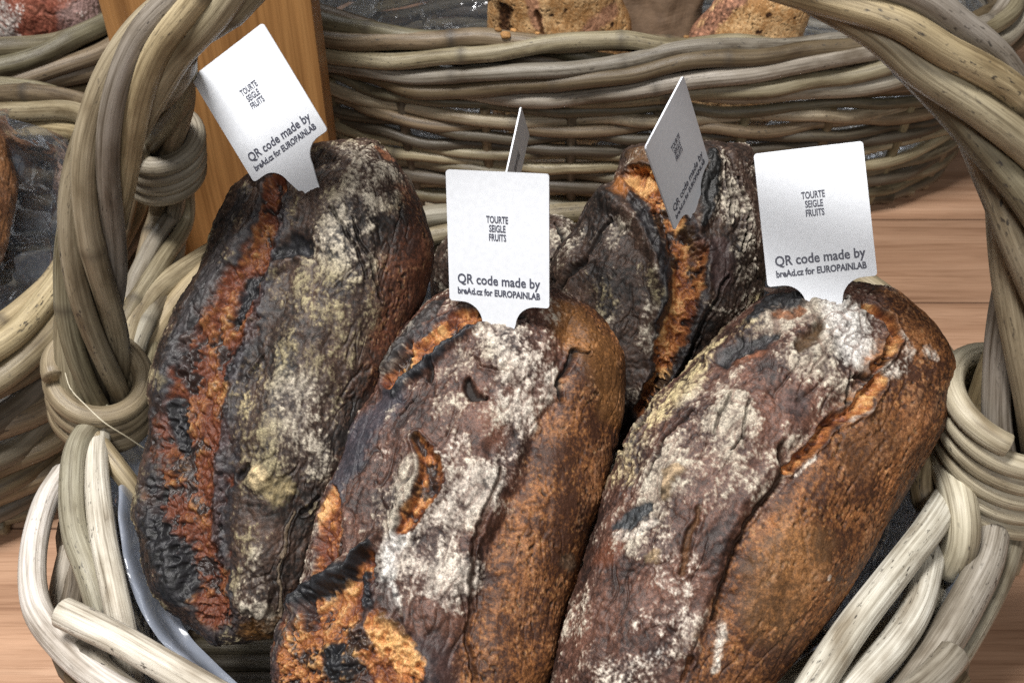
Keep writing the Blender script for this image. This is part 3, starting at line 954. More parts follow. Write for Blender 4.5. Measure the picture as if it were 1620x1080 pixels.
LOAVES = [
    {'O': [-0.1391, -0.1052, 0.115], 'A': [0.21677, 0.77612, 0.59216], 'S': [0.96939, -0.24277, -0.03667], 'N': [-0.1153, -0.58198, 0.80498], 'b': [-0.0015, 0.2673], 'L': [-0.0063, -0.0129, -0.0194, -0.0256, -0.0315, -0.0375, -0.044, -0.0497, -0.0541, -0.0578, -0.0608, -0.0629, -0.0648, -0.067, -0.0696, -0.0723, -0.0747, -0.0762, -0.0747, -0.073, -0.0717, -0.0694, -0.067, -0.065, -0.0636, -0.0623, -0.0606, -0.0578, -0.0517, -0.0435, -0.0354, -0.0282, -0.0205, -0.0121, -0.0037, 0.0013, 0.0058], 'R': [-0.0063, 0.0023, 0.0086, 0.0143, 0.0207, 0.0268, 0.0316, 0.0351, 0.0377, 0.0399, 0.0417, 0.0429, 0.0437, 0.0446, 0.0455, 0.0463, 0.047, 0.0478, 0.0485, 0.0493, 0.05, 0.0508, 0.0519, 0.0525, 0.0526, 0.0521, 0.0503, 0.0465, 0.0411, 0.0351, 0.0293, 0.0242, 0.0197, 0.0158, 0.0122, 0.0089, 0.0058], 'hu': 0.04, 'hd': 0.04, 'seed': 1, 'label': 'dark loaf leaning at the left with a long red burst scar down its left side', 'group': 'dark crusty loaves in the front basket', 'pal': 'dark', 'dust': 0.39, 'flour': 'green', 'feats': [{'k': 'S', 'pal': 'dkside', 'p': [(0.0191, 0.2664), (0.0391, 0.2275), (0.0383, 0.1954), (0.0404, 0.1554), (0.0419, 0.121), (0.0372, 0.0799), (0.0348, 0.0277), (0.0454, 0.0114), (0.104, 0.0774), (0.0662, 0.245)]}, {'k': 'F', 's': 0.42, 't': 'beige', 'p': [(0.0076, 0.2486, 0.01455), (0.0216, 0.2444, 0.01292), (0.021, 0.2196, 0.01572), (0.0177, 0.1954, 0.01866)]}, {'k': 'F', 's': 0.3, 't': 'green', 'p': [(0.0115, 0.1683, 0.0231), (0.0124, 0.1289, 0.02279), (0.0108, 0.0975, 0.01807)]}, {'k': 'F', 's': 0.2, 't': 'yellow', 'p': [(-0.01, 0.1263, 0.00669), (-0.0118, 0.1104, 0.00606), (-0.0107, 0.0949, 0.00453)]}, {'k': 'F', 's': 0.3, 't': 'beige', 'p': [(0.0171, 0.0442, 0.00745), (0.0156, 0.0229, 0.00894), (0.0241, 0.0146, 0.00604)]}, {'k': 'F', 's': 0.25, 't': 'beige', 'p': [(0.0142, 0.1236, 0.01214), (0.0286, 0.0949, 0.01212)]}, {'k': 'N', 's': 0.8, 'p': [(0.0213, 0.0657, 0.01049), (0.0286, 0.0422, 0.01051), (0.032, 0.0245, 0.00911)]}, {'k': 'N', 's': 1, 'p': [(-0.0302, 0.2312, 0.01447), (-0.0316, 0.1931, 0.01735), (-0.0403, 0.1501, 0.01869), (-0.0419, 0.1131, 0.01845), (-0.0339, 0.0704, 0.01821), (-0.0278, 0.0346, 0.01805), (-0.0141, 0.0133, 0.01501)]}, {'k': 'O', 'c': (0.1, 0.055, 0.055), 's': 0.8, 'p': [(-0.0446, 0.121, 0.00926), (-0.0459, 0.0975, 0.00923), (-0.0441, 0.0873, 0.00614)]}, {'k': 'R', 'h': -0.006, 'p': [(-0.0248, 0.2113, 0.01424), (-0.0264, 0.1683, 0.01867), (-0.0307, 0.121, 0.01989), (-0.0285, 0.0775, 0.01969), (-0.0135, 0.0311, 0.01642)]}, {'k': 'R', 'h': 0.005, 'p': [(0.0139, 0.2397, 0.01599), (0.0194, 0.1883, 0.01862), (0.015, 0.1183, 0.01818), (0.0122, 0.068, 0.01646), (0.0154, 0.0261, 0.01191)]}, {'k': 'G', 'hue': 0.17, 'char': 0.29, 'lum': 0.52, 'd': 0.0045, 'e': 0.0018, 'side': 1, 'p': [(-0.027, 0.2256, 0.00702), (-0.0243, 0.2024, 0.00819), (-0.0274, 0.1834, 0.01128), (-0.0304, 0.158, 0.01428), (-0.0357, 0.1316, 0.01756), (-0.0358, 0.1078, 0.02019), (-0.0324, 0.0824, 0.02127), (-0.0288, 0.0612, 0.02053), (-0.021, 0.0462, 0.01559), (-0.0105, 0.0261, 0.01343), (-0.0027, 0.0146, 0.01045)]}, {'k': 'C', 'p': [(-0.0255, 0.1734, 0.00623), (-0.0286, 0.1527, 0.00433)], 'h': -0.001}, {'k': 'C', 'p': [(-0.021, 0.1369, 0.00674), (-0.0239, 0.1236, 0.00428)], 'h': 0.001}, {'k': 'C', 'p': [(-0.0499, 0.1052, 0.00309), (-0.0441, 0.0924, 0.00675), (-0.0399, 0.0849, 0.00458)]}, {'k': 'C', 'p': [(-0.0412, 0.0462, 0.0067), (-0.0294, 0.0311, 0.00964), (-0.0238, 0.02, 0.00903)], 'h': 0.001}, {'k': 'C', 'p': [(-0.0462, 0.2196, 0.00454), (-0.0486, 0.1834, 0.00702), (-0.0532, 0.1527, 0.00821), (-0.0545, 0.1289, 0.00563)], 's': 0.85, 'c': (0.035, 0.033, 0.036)}, {'k': 'C', 'p': [(-0.0491, 0.068, 0.0037), (-0.0413, 0.0402, 0.00426)], 's': 0.9}, {'k': 'R', 'h': 0.0035, 'p': [(-0.02, 0.2176, 0.00443), (-0.0157, 0.1883, 0.00468), (-0.0185, 0.1606, 0.00464), (-0.0189, 0.1289, 0.00458), (-0.0179, 0.0949, 0.00484), (-0.0139, 0.0657, 0.0048), (-0.0061, 0.0402, 0.00417)]}, {'k': 'C', 'p': [(-0.0202, 0.2113, 0.00253), (-0.0183, 0.1883, 0.00281), (-0.0178, 0.1554, 0.00277), (-0.0195, 0.1236, 0.00335), (-0.0154, 0.0849, 0.00392), (-0.0099, 0.0545, 0.00359), (-0.0034, 0.0365, 0.00298)], 's': 0.8, 'c': (0.045, 0.042, 0.048)}, {'k': 'C', 'p': [(-0.0144, 0.1883, 0.00468), (-0.0058, 0.1954, 0.00561), (0.0006, 0.1931, 0.00436)], 'h': -0.004}, {'k': 'R', 'h': 0.0025, 'p': [(-0.0139, 0.1809, 0.00311), (-0.0028, 0.1883, 0.00311)]}, {'k': 'K', 'p': [(-0.0089, 0.2275, 0.00095), (-0.0104, 0.2364, 0.00096), (-0.0114, 0.2429, 0.00064)]}, {'k': 'K', 'p': [(0.0076, 0.2155, 0.00078), (0.023, 0.2001, 0.00094), (0.0316, 0.1859, 0.00062)], 's': 0.7}, {'k': 'K', 'p': [(0.0187, 0.2134, 0.00063), (0.032, 0.1931, 0.00094), (0.0398, 0.1759, 0.00063)], 's': 0.7}, {'k': 'K', 'p': [(-0.01, 0.1263, 0.00122), (-0.0073, 0.1369, 0.00092)], 's': 0.9}, {'k': 'C', 'p': [(0.008, 0.0799, 0.0051)], 'c': (0.5, 0.4, 0.24), 'h': 0.003, 'g': 0.1}, {'k': 'C', 'p': [(0.0161, 0.0751, 0.0066)], 'c': (0.3, 0.24, 0.13), 's': 0.8, 'g': 0.1}, {'k': 'K', 'p': [(0.0011, 0.0824, 0.0021), (-0.0024, 0.0775, 0.0018)]}, {'k': 'K', 'p': [(0.0229, 0.0462, 0.0009), (0.0244, 0.0589, 0.0009), (0.0262, 0.068, 0.0006)], 'c': (0.2, 0.15, 0.1), 's': 0.7, 'd': -0.001}, {'k': 'K', 'p': [(0.0281, 0.02, 0.00091), (0.0249, 0.0346, 0.0009), (0.023, 0.0482, 0.0006)], 'c': (0.22, 0.17, 0.12), 's': 0.7, 'd': -0.0015}, {'k': 'K', 'p': [(0.0291, 0.068, 0.0009), (0.0323, 0.0775, 0.00091)]}, {'k': 'C', 'p': [(0.0157, 0.0079, 0.00605), (0.0302, 0.0158, 0.00614)], 'c': (0.16, 0.075, 0.02), 's': 0.7, 'g': 0.4}, {'k': 'C', 'p': [(0.0209, 0.2559, 0.00265), (0.0155, 0.2589, 0.00264)], 'c': (0.25, 0.1, 0.05), 's': 0.7, 'g': 0.3}]},
    {'O': [-0.05, -0.1583, 0.1041], 'A': [0.21208, 0.84303, 0.49429], 'S': [0.97585, -0.15561, -0.1533], 'N': [0.05232, -0.51487, 0.85567], 'b': [-0.0027, 0.237], 'L': [-0.0213, -0.0313, -0.0414, -0.0497, -0.056, -0.0612, -0.0657, -0.0694, -0.0713, -0.0718, -0.0714, -0.0696, -0.0678, -0.0677, -0.068, -0.0679, -0.0677, -0.0673, -0.0667, -0.0662, -0.0658, -0.0638, -0.0609, -0.0588, -0.0588, -0.0568, -0.0539, -0.0503, -0.0462, -0.0421, -0.0377, -0.0325, -0.0253, -0.0164, -0.0071, 0.0041, 0.015], 'R': [-0.0213, -0.0094, 0.0013, 0.0127, 0.0241, 0.0341, 0.0422, 0.049, 0.0543, 0.0577, 0.0597, 0.0612, 0.0614, 0.0612, 0.0617, 0.0625, 0.0635, 0.0649, 0.0663, 0.0673, 0.0682, 0.0689, 0.0695, 0.0701, 0.0703, 0.0702, 0.0699, 0.069, 0.0668, 0.0631, 0.0585, 0.0534, 0.0476, 0.0414, 0.0341, 0.0244, 0.015], 'hu': 0.044, 'hd': 0.04, 'seed': 5, 'label': 'floury front loaf at the middle with glowing orange crumb torn open low on its left', 'group': 'dark crusty loaves in the front basket', 'pal': 'purple', 'dust': 0.41, 'flour': 'beige', 'feats': [{'k': 'S', 'pal': 'side', 'p': [(0.0309, 0.2268), (0.0277, 0.2064), (0.0415, 0.1963), (0.0352, 0.1791), (0.0322, 0.1622), (0.0297, 0.1418), (0.0252, 0.116), (0.0221, 0.0995), (0.018, 0.0765), (0.0152, 0.0552), (0.0186, 0.0312), (0.0175, 0.0032), (0.1004, 0.0089), (0.0992, 0.2287), (0.0496, 0.2428)]}, {'k': 'F', 's': 0.5, 't': 'warm', 'p': [(0.0008, 0.1927, 0.01216), (0.0142, 0.1889, 0.01363), (0.0229, 0.1771, 0.01204), (0.0129, 0.1687, 0.01197)]}, {'k': 'F', 's': 0.52, 't': 'warm', 'p': [(0.0202, 0.1578, 0.00744), (0.0164, 0.1395, 0.00823), (0.0108, 0.1231, 0.00873)]}, {'k': 'F', 's': 0.62, 't': 'warm', 'p': [(0.0042, 0.1207, 0.01162), (-0.0057, 0.1018, 0.01294), (-0.0131, 0.0856, 0.01568), (-0.001, 0.0699, 0.01271), (0.0104, 0.0833, 0.00996)]}, {'k': 'F', 's': 0.95, 't': 'white', 'p': [(-0.0238, 0.0902, 0.00401), (-0.0254, 0.081, 0.00456), (-0.0243, 0.0699, 0.00453), (-0.0176, 0.0614, 0.00394)]}, {'k': 'F', 's': 0.7, 't': 'beige', 'p': [(-0.0254, 0.1207, 0.00701), (-0.0328, 0.1018, 0.00811), (-0.0388, 0.0902, 0.00462)]}, {'k': 'F', 's': 0.35, 't': 'warm', 'p': [(-0.0497, 0.1325, 0.00599), (-0.0427, 0.1278, 0.00652)]}, {'k': 'F', 's': 0.35, 't': 'warm', 'p': [(-0.0128, 0.1325, 0.00732), (-0.0061, 0.1395, 0.00588)]}, {'k': 'F', 's': 0.25, 't': 'beige', 'p': [(-0.0225, 0.1708, 0.01507), (-0.0066, 0.1831, 0.00906)]}, {'k': 'N', 's': 0.7, 'p': [(-0.0568, 0.1441, 0.01223), (-0.0544, 0.1136, 0.01341), (-0.048, 0.1018, 0.00733)]}, {'k': 'N', 's': 0.8, 'p': [(0.0068, 0.0532, 0.01258), (-0.0032, 0.0635, 0.00563), (0.0076, 0.0328, 0.01381)]}, {'k': 'O', 'c': (0.035, 0.037, 0.05), 's': 0.8, 'p': [(-0.0442, 0.1578, 0.0085), (-0.0547, 0.1372, 0.00908), (-0.0558, 0.1136, 0.00657), (-0.0559, 0.1018, 0.00356)]}, {'k': 'O', 'c': (0.16, 0.07, 0.045), 's': 0.6, 'p': [(0.0034, 0.1533, 0.0077), (0.0081, 0.1465, 0.00708)]}, {'k': 'O', 'c': (0.22, 0.1, 0.03), 's': 0.5, 'p': [(0.0317, 0.2152, 0.01244), (0.0537, 0.2015, 0.01245), (0.0637, 0.1791, 0.00935)]}, {'k': 'G', 'hue': 0.55, 'char': 0.24, 'd': 0.0038, 'e': 0.0018, 'p': [(-0.011, 0.2064, 0.00493), (-0.0206, 0.1998, 0.00615), (-0.0303, 0.1908, 0.00676), (-0.0394, 0.1791, 0.00674), (-0.0469, 0.1665, 0.00491)]}, {'k': 'C', 'p': [(-0.0146, 0.198, 0.00245), (-0.0257, 0.1851, 0.00305), (-0.037, 0.1687, 0.00274), (-0.0442, 0.1578, 0.00182)], 'h': 0.003, 'c': (0.02, 0.021, 0.026)}, {'k': 'C', 'p': [(-0.0347, 0.2095, 0.00379), (-0.0454, 0.1889, 0.00312), (-0.0532, 0.1729, 0.00281)], 'h': 0.002, 'c': (0.03, 0.028, 0.028), 's': 0.85}, {'k': 'K', 'p': [(-0.0101, 0.1708, 0.0021), (-0.0053, 0.1622, 0.00268), (-0.0007, 0.1622, 0.00149)], 'd': 0.004}, {'k': 'K', 'p': [(-0.0125, 0.2015, 0.00123), (0.0002, 0.2031, 0.00123), (0.0102, 0.2079, 0.00123)], 'd': 0.002}, {'k': 'K', 'p': [(-0.0291, 0.1771, 0.00121), (-0.028, 0.1687, 0.00121)], 'd': 0.003}, {'k': 'G', 'hue': 0.62, 'char': 0.16, 'd': 0.006, 'e': 0.0018, 'burn': 0.3, 'p': [(-0.0258, 0.1372, 0.00236), (-0.0158, 0.1278, 0.00497), (-0.0156, 0.1112, 0.00579), (-0.022, 0.0995, 0.00576), (-0.0236, 0.0948, 0.00345)]}, {'k': 'C', 'p': [(-0.016, 0.1254, 0.00204), (-0.0123, 0.116, 0.00232), (-0.0156, 0.1112, 0.00174)], 's': 0.9, 'h': -0.002}, {'k': 'C', 'p': [(-0.027, 0.1372, 0.00177), (-0.021, 0.1325, 0.00176)], 's': 0.9}, {'k': 'G', 'hue': 0.5, 'char': 0.22, 'lum': 0.85, 'd': 0.004, 'e': 0.001, 'burn': 0.4, 'p': [(-0.0584, 0.1042, 0.00477), (-0.0549, 0.0878, 0.00587), (-0.0551, 0.0743, 0.00582), (-0.0582, 0.0656, 0.00291)]}, {'k': 'G', 'hue': 0.42, 'char': 0.36, 'lum': 0.8, 'd': 0.0045, 'e': 0.0018, 'burn': 0.8, 'p': [(-0.0348, 0.081, 0.00344), (-0.0381, 0.0656, 0.00911), (-0.0455, 0.0492, 0.01472), (-0.0499, 0.0328, 0.02106), (-0.0285, 0.0295, 0.02074), (-0.0132, 0.0295, 0.01517), (-0.0234, 0.0075, 0.02491)]}, {'k': 'G', 'hue': 0.78, 'char': 0.02, 'lum': 1.0, 'd': 0.001, 'e': 0.0, 'burn': 0.1, 'p': [(-0.0247, 0.0532, 0.00561), (-0.0137, 0.0454, 0.00779), (-0.0042, 0.0363, 0.00664)]}, {'k': 'C', 'p': [(-0.0338, 0.0699, 0.00285), (-0.0314, 0.0614, 0.00339)], 'h': 0.003, 'c': (0.02, 0.021, 0.026)}, {'k': 'R', 'h': 0.005, 'p': [(-0.0323, 0.0902, 0.00288), (-0.046, 0.0721, 0.00403), (-0.0618, 0.0532, 0.00408)]}, {'k': 'C', 'p': [(-0.0347, 0.0856, 0.00201), (-0.0442, 0.0721, 0.00402), (-0.0555, 0.0614, 0.00521), (-0.0642, 0.0532, 0.00352)], 'h': 0.002, 'c': (0.022, 0.023, 0.027)}, {'k': 'C', 'p': [(-0.0417, 0.0363, 0.00503), (-0.0379, 0.0295, 0.00611)], 'h': 0.003, 'c': (0.018, 0.019, 0.023)}, {'k': 'C', 'p': [(-0.0553, 0.0512, 0.00402), (-0.0565, 0.0454, 0.00286)], 's': 0.8}, {'k': 'C', 'p': [(-0.0274, 0.0279, 0.00691)], 's': 0.8}, {'k': 'C', 'p': [(-0.0255, 0.0656, 0.00509), (-0.019, 0.0572, 0.00562), (-0.0108, 0.0532, 0.0028)], 'c': (0.05, 0.025, 0.02), 's': 0.8, 'h': 0.002}, {'k': 'O', 'c': (0.05, 0.028, 0.026), 's': 0.85, 'p': [(-0.0111, 0.0512, 0.00335), (0.0026, 0.0454, 0.00834), (0.0112, 0.0312, 0.01105)]}, {'k': 'K', 'p': [(0.0375, 0.1998, 0.00154), (0.0371, 0.1908, 0.00152), (0.0329, 0.1791, 0.00151), (0.0373, 0.1729, 0.00091)], 'd': 0.003}, {'k': 'K', 'p': [(0.0386, 0.1998, 0.00092), (0.0454, 0.198, 0.00092)]}, {'k': 'K', 'p': [(0.0144, 0.1325, 0.00117), (0.0129, 0.1136, 0.00145), (0.0109, 0.0925, 0.00143), (0.0129, 0.0788, 0.00142), (0.0178, 0.0572, 0.00112), (0.0248, 0.038, 0.00111)], 'c': (0.05, 0.02, 0.01), 's': 0.8}, {'k': 'K', 'p': [(-0.0107, 0.1831, 0.0006), (-0.0058, 0.1791, 0.0006), (0.0079, 0.1771, 0.0006)], 'c': (0.08, 0.04, 0.03), 's': 0.8}, {'k': 'K', 'p': [(-0.0384, 0.1487, 0.0006), (-0.0336, 0.1555, 0.0006)]}, {'k': 'R', 'h': -0.0045, 'p': [(0.0341, 0.2079, 0.00679), (0.0339, 0.1687, 0.00721), (0.0256, 0.1207, 0.00758), (0.018, 0.0765, 0.00739), (0.0198, 0.0363, 0.00722)]}, {'k': 'R', 'h': 0.004, 'p': [(0.0047, 0.187, 0.01513), (-0.0028, 0.1395, 0.01762), (-0.0063, 0.0948, 0.01719)]}, {'k': 'R', 'h': 0.0028, 'p': [(0.0226, 0.1465, 0.00414), (0.0176, 0.1183, 0.00523), (0.0075, 0.0833, 0.00626), (0.0008, 0.0593, 0.00561)]}, {'k': 'R', 'h': 0.003, 'p': [(-0.0119, 0.0765, 0.01276)]}, {'k': 'F', 's': 0.0, 'p': [(-0.2541, 0.3639, 0.00032)]}, {'k': 'C', 'p': [(0.0475, 0.1042, 0.00088), (0.0623, 0.0971, 0.00091)], 'c': (0.08, 0.03, 0.01), 's': 0.7, 'h': -0.001}, {'k': 'C', 'p': [(0.0572, 0.0995, 0.00417)], 'c': (0.19, 0.13, 0.085), 's': 0.6, 'g': 0.2}]},
    {'O': [0.0569, -0.1685, 0.118], 'A': [0.47121, 0.76398, 0.44078], 'S': [0.87326, -0.33384, -0.35492], 'N': [0.12401, -0.55216, 0.82446], 'b': [-0.005, 0.2579], 'L': [-0.0217, -0.0287, -0.0359, -0.0423, -0.0466, -0.0494, -0.0518, -0.0543, -0.0561, -0.0576, -0.0591, -0.0603, -0.0617, -0.0632, -0.0649, -0.0669, -0.0686, -0.0697, -0.0697, -0.0689, -0.0671, -0.0638, -0.0601, -0.0572, -0.0547, -0.052, -0.0489, -0.0452, -0.0409, -0.0362, -0.0302, -0.0221, -0.0157, -0.0102, -0.0034, 0.0044, 0.0117], 'R': [-0.0217, -0.0152, -0.0088, -0.0019, 0.0056, 0.013, 0.0197, 0.0249, 0.0293, 0.0332, 0.0369, 0.0397, 0.0422, 0.0454, 0.0492, 0.0526, 0.055, 0.0568, 0.0582, 0.0593, 0.0603, 0.0615, 0.0629, 0.0637, 0.0642, 0.0642, 0.0638, 0.063, 0.062, 0.0605, 0.0573, 0.0501, 0.0417, 0.0334, 0.0258, 0.0188, 0.0117], 'hu': 0.046, 'hd': 0.042, 'seed': 9, 'label': 'right-hand loaf with white flour on its top end and a wide bare brown side', 'group': 'dark crusty loaves in the front basket', 'pal': 'purple', 'dust': 0.42, 'flour': 'beige', 'feats': [{'k': 'S', 'pal': 'side', 'p': [(0.0003, 0.2497), (0.0103, 0.2171), (0.0093, 0.1988), (0.0068, 0.1806), (-0.0004, 0.1636), (-0.0061, 0.1459), (-0.0058, 0.1252), (-0.0107, 0.0968), (-0.0083, 0.077), (-0.007, 0.0541), (-0.0049, 0.034), (0.0059, 0.0051), (0.0779, 0.0079), (0.1214, 0.1981), (0.0565, 0.266)]}, {'k': 'O', 'c': (0.27, 0.145, 0.055), 's': 0.28, 'p': [(0.0136, 0.107, 0.01938), (0.0166, 0.0844, 0.01651)]}, {'k': 'O', 'c': (0.1, 0.045, 0.018), 's': 0.5, 'p': [(0.0271, 0.1782, 0.01156), (0.0206, 0.1611, 0.01142)]}, {'k': 'F', 's': 0.95, 't': 'white', 'p': [(-0.0153, 0.2208, 0.01341), (-0.0077, 0.2152, 0.01419), (-0.0009, 0.2072, 0.01027)]}, {'k': 'F', 's': 0.45, 't': 'beige', 'p': [(-0.0315, 0.2052, 0.0119), (-0.0262, 0.2171, 0.00898), (-0.0213, 0.1922, 0.01168)]}, {'k': 'F', 's': 0.4, 't': 'yellow', 'p': [(-0.0472, 0.201, 0.00548), (-0.0571, 0.1759, 0.0061), (-0.0631, 0.1484, 0.00535), (-0.0664, 0.1226, 0.0047), (-0.0654, 0.1045, 0.00408)]}, {'k': 'F', 's': 0.38, 't': 'beige', 'p': [(-0.0418, 0.1535, 0.01437), (-0.0437, 0.1355, 0.01279), (-0.0526, 0.12, 0.0128), (-0.0523, 0.0994, 0.00846)]}, {'k': 'F', 's': 0.28, 't': 'beige', 'p': [(-0.0259, 0.1355, 0.01125), (-0.033, 0.1122, 0.01114)]}, {'k': 'F', 's': 0.25, 't': 'warm', 'p': [(-0.0308, 0.0819, 0.011), (-0.0235, 0.063, 0.0109), (-0.028, 0.0303, 0.0162)]}, {'k': 'F', 's': 0.3, 't': 'white', 'p': [(-0.0239, 0.0416, 0.00487)]}, {'k': 'N', 's': 0.6, 'p': [(-0.0219, 0.1636, 0.01144), (-0.0367, 0.171, 0.00726)]}, {'k': 'N', 's': 0.7, 'p': [(-0.0483, 0.0607, 0.01111), (-0.0347, 0.0436, 0.01088)]}, {'k': 'N', 's': 0.6, 'p': [(-0.0137, 0.1096, 0.00692), (-0.0243, 0.0943, 0.00551)]}, {'k': 'C', 'p': [(-0.0447, 0.2031, 0.00364), (-0.0398, 0.2171, 0.00489), (-0.032, 0.2208, 0.00424)], 'h': 0.002, 'c': (0.02, 0.02, 0.022)}, {'k': 'C', 'p': [(-0.0369, 0.2072, 0.0024), (-0.0292, 0.2152, 0.0024)], 'c': (0.22, 0.085, 0.035), 's': 0.85, 'g': 0.3}, {'k': 'C', 'p': [(-0.0499, 0.1759, 0.00297), (-0.0446, 0.1876, 0.00447), (-0.0353, 0.1966, 0.00296)], 'h': -0.002, 'c': (0.022, 0.02, 0.022)}, {'k': 'C', 'p': [(-0.046, 0.1759, 0.00207), (-0.0361, 0.1853, 0.00235)], 'c': (0.16, 0.06, 0.03), 's': 0.8, 'g': 0.3}, {'k': 'R', 'h': 0.003, 'p': [(-0.0544, 0.1759, 0.00301), (-0.0481, 0.1922, 0.00302), (-0.0401, 0.2052, 0.00301)]}, {'k': 'K', 'p': [(-0.0229, 0.1944, 0.00381), (-0.0201, 0.2031, 0.00383), (-0.0191, 0.2113, 0.00267)], 'd': 0.004, 'c': (0.07, 0.038, 0.016)}, {'k': 'G', 'hue': 0.55, 'char': 0.12, 'd': 0.004, 'e': 0.002, 'burn': 0.2, 'p': [(-0.0023, 0.2325, 0.0042), (0.0093, 0.2293, 0.00328), (0.0145, 0.2243, 0.00297), (0.0141, 0.2132, 0.00265), (0.0113, 0.2031, 0.00263)]}, {'k': 'K', 'p': [(0.0113, 0.2031, 0.00175), (0.0136, 0.1988, 0.00233), (0.0027, 0.1922, 0.00087)], 'd': 0.003, 'c': (0.03, 0.014, 0.008)}, {'k': 'K', 'p': [(-0.032, 0.2208, 0.00121), (-0.0225, 0.2243, 0.0012), (-0.0124, 0.2325, 0.00121)], 'd': 0.002}, {'k': 'K', 'p': [(0.0014, 0.1944, 0.00087), (0.0068, 0.1806, 0.00115), (0.008, 0.1782, 0.00086)], 'd': 0.003}, {'k': 'G', 'hue': 0.42, 'char': 0.12, 'd': 0.003, 'e': 0.002, 'burn': 0.3, 'p': [(0.0165, 0.201, 0.00263), (0.013, 0.183, 0.00404), (0.0034, 0.171, 0.00344), (0.0006, 0.1586, 0.00313), (-0.0035, 0.1484, 0.00254), (-0.007, 0.1381, 0.00168)]}, {'k': 'K', 'p': [(0.0051, 0.171, 0.00229), (0.0002, 0.1661, 0.00228), (-0.0016, 0.1586, 0.00114)], 'd': 0.003}, {'k': 'K', 'p': [(-0.0136, 0.1484, 0.0017), (-0.0087, 0.1381, 0.00225), (-0.0078, 0.1277, 0.0014), (-0.0103, 0.1174, 0.00139), (-0.0122, 0.1019, 0.00138), (-0.0096, 0.0844, 0.00137), (-0.0061, 0.0653, 0.00109)], 'd': 0.003, 'c': (0.04, 0.017, 0.008)}, {'k': 'R', 'h': -0.005, 'p': [(0.0139, 0.201, 0.00584), (-0.0004, 0.1636, 0.00741), (-0.007, 0.1381, 0.00786), (-0.0107, 0.0994, 0.00771), (-0.0067, 0.0585, 0.0076)]}, {'k': 'R', 'h': 0.003, 'p': [(-0.013, 0.2113, 0.01476), (-0.0321, 0.151, 0.01993), (-0.033, 0.0868, 0.01655)]}, {'k': 'R', 'h': 0.004, 'p': [(-0.0122, 0.1355, 0.00505), (-0.0165, 0.1148, 0.00555), (-0.0166, 0.0968, 0.00495), (-0.0121, 0.0723, 0.00491), (-0.0122, 0.0477, 0.00487)]}, {'k': 'F', 's': 0.0, 'p': [(-0.3784, 0.3411, 0.00031)]}, {'k': 'F', 's': 0.72, 't': 'warm', 'x': 1, 'p': [(0.0155, 0.2031, 0.00351), (0.0225, 0.2113, 0.0053), (0.0237, 0.2226, 0.00357), (0.0185, 0.226, 0.00238)]}, {'k': 'F', 's': 0.72, 't': 'warm', 'x': 1, 'p': [(0.0331, 0.2277, 0.00359), (0.0375, 0.226, 0.0024)]}, {'k': 'F', 's': 0.72, 't': 'warm', 'x': 1, 'p': [(0.0105, 0.1759, 0.0023), (0.0156, 0.183, 0.00231)]}, {'k': 'F', 's': 0.72, 't': 'warm', 'x': 1, 'p': [(0.0025, 0.151, 0.00113), (-0.0003, 0.1433, 0.00113), (-0.0026, 0.1381, 0.00112)]}, {'k': 'F', 's': 0.72, 't': 'warm', 'x': 1, 'p': [(-0.0022, 0.0653, 0.00218), (0.0023, 0.0541, 0.00244), (0.0036, 0.0477, 0.00163)]}, {'k': 'F', 's': 0.72, 't': 'warm', 'x': 1, 'p': [(0.0318, 0.107, 0.00112)]}, {'k': 'C', 'p': [(-0.0575, 0.0844, 0.00284), (-0.0556, 0.0918, 0.00396), (-0.0535, 0.0968, 0.00282)], 'c': (0.03, 0.034, 0.038), 'h': -0.001}, {'k': 'F', 's': 0.6, 't': 'warm', 'p': [(-0.0573, 0.0795, 0.0017), (-0.0512, 0.0844, 0.00196), (-0.0483, 0.0918, 0.00168)]}, {'k': 'R', 'h': 0.0025, 'p': [(-0.0497, 0.107, 0.00338), (-0.0483, 0.1148, 0.00339)]}, {'k': 'C', 'p': [(-0.0486, 0.1045, 0.00225), (-0.05, 0.1122, 0.00339), (-0.0474, 0.1174, 0.00198)], 'c': (0.32, 0.235, 0.15), 'g': 0.1, 'h': 0.0012}, {'k': 'C', 'p': [(-0.0403, 0.077, 0.00332)], 'c': (0.34, 0.25, 0.15), 's': 0.7, 'g': 0.1, 'h': 0.0008}, {'k': 'K', 'p': [(-0.0339, 0.1045, 0.00139), (-0.0324, 0.0968, 0.00138), (-0.0322, 0.0918, 0.00193), (-0.0276, 0.077, 0.00165)], 'c': (0.1, 0.045, 0.018), 'd': 0.0025}, {'k': 'O', 'c': (0.15, 0.055, 0.03), 's': 0.7, 'p': [(-0.0575, 0.0699, 0.00511), (-0.0557, 0.0747, 0.00452)]}, {'k': 'C', 'p': [(-0.0169, 0.1685, 0.00688)], 'c': (0.045, 0.038, 0.042), 's': 0.6, 'g': 0.3}, {'k': 'K', 'p': [(-0.0416, 0.1611, 0.00072), (-0.042, 0.1484, 0.00086), (-0.0415, 0.1381, 0.00057)], 's': 0.6}, {'k': 'K', 'p': [(-0.0551, 0.1459, 0.00073), (-0.0584, 0.1252, 0.00086), (-0.0595, 0.1096, 0.00057)], 's': 0.7}, {'k': 'K', 'p': [(-0.0345, 0.1586, 0.00057), (-0.0299, 0.1433, 0.00085), (-0.0333, 0.1329, 0.00056)], 's': 0.6}, {'k': 'K', 'p': [(-0.065, 0.1674, 0.00093), (-0.0682, 0.1433, 0.00092), (-0.0694, 0.1174, 0.0009)], 's': 0.7}, {'k': 'K', 'p': [(-0.0091, 0.0457, 0.00162), (-0.0078, 0.0358, 0.00162)], 'c': (0.15, 0.06, 0.025)}]},
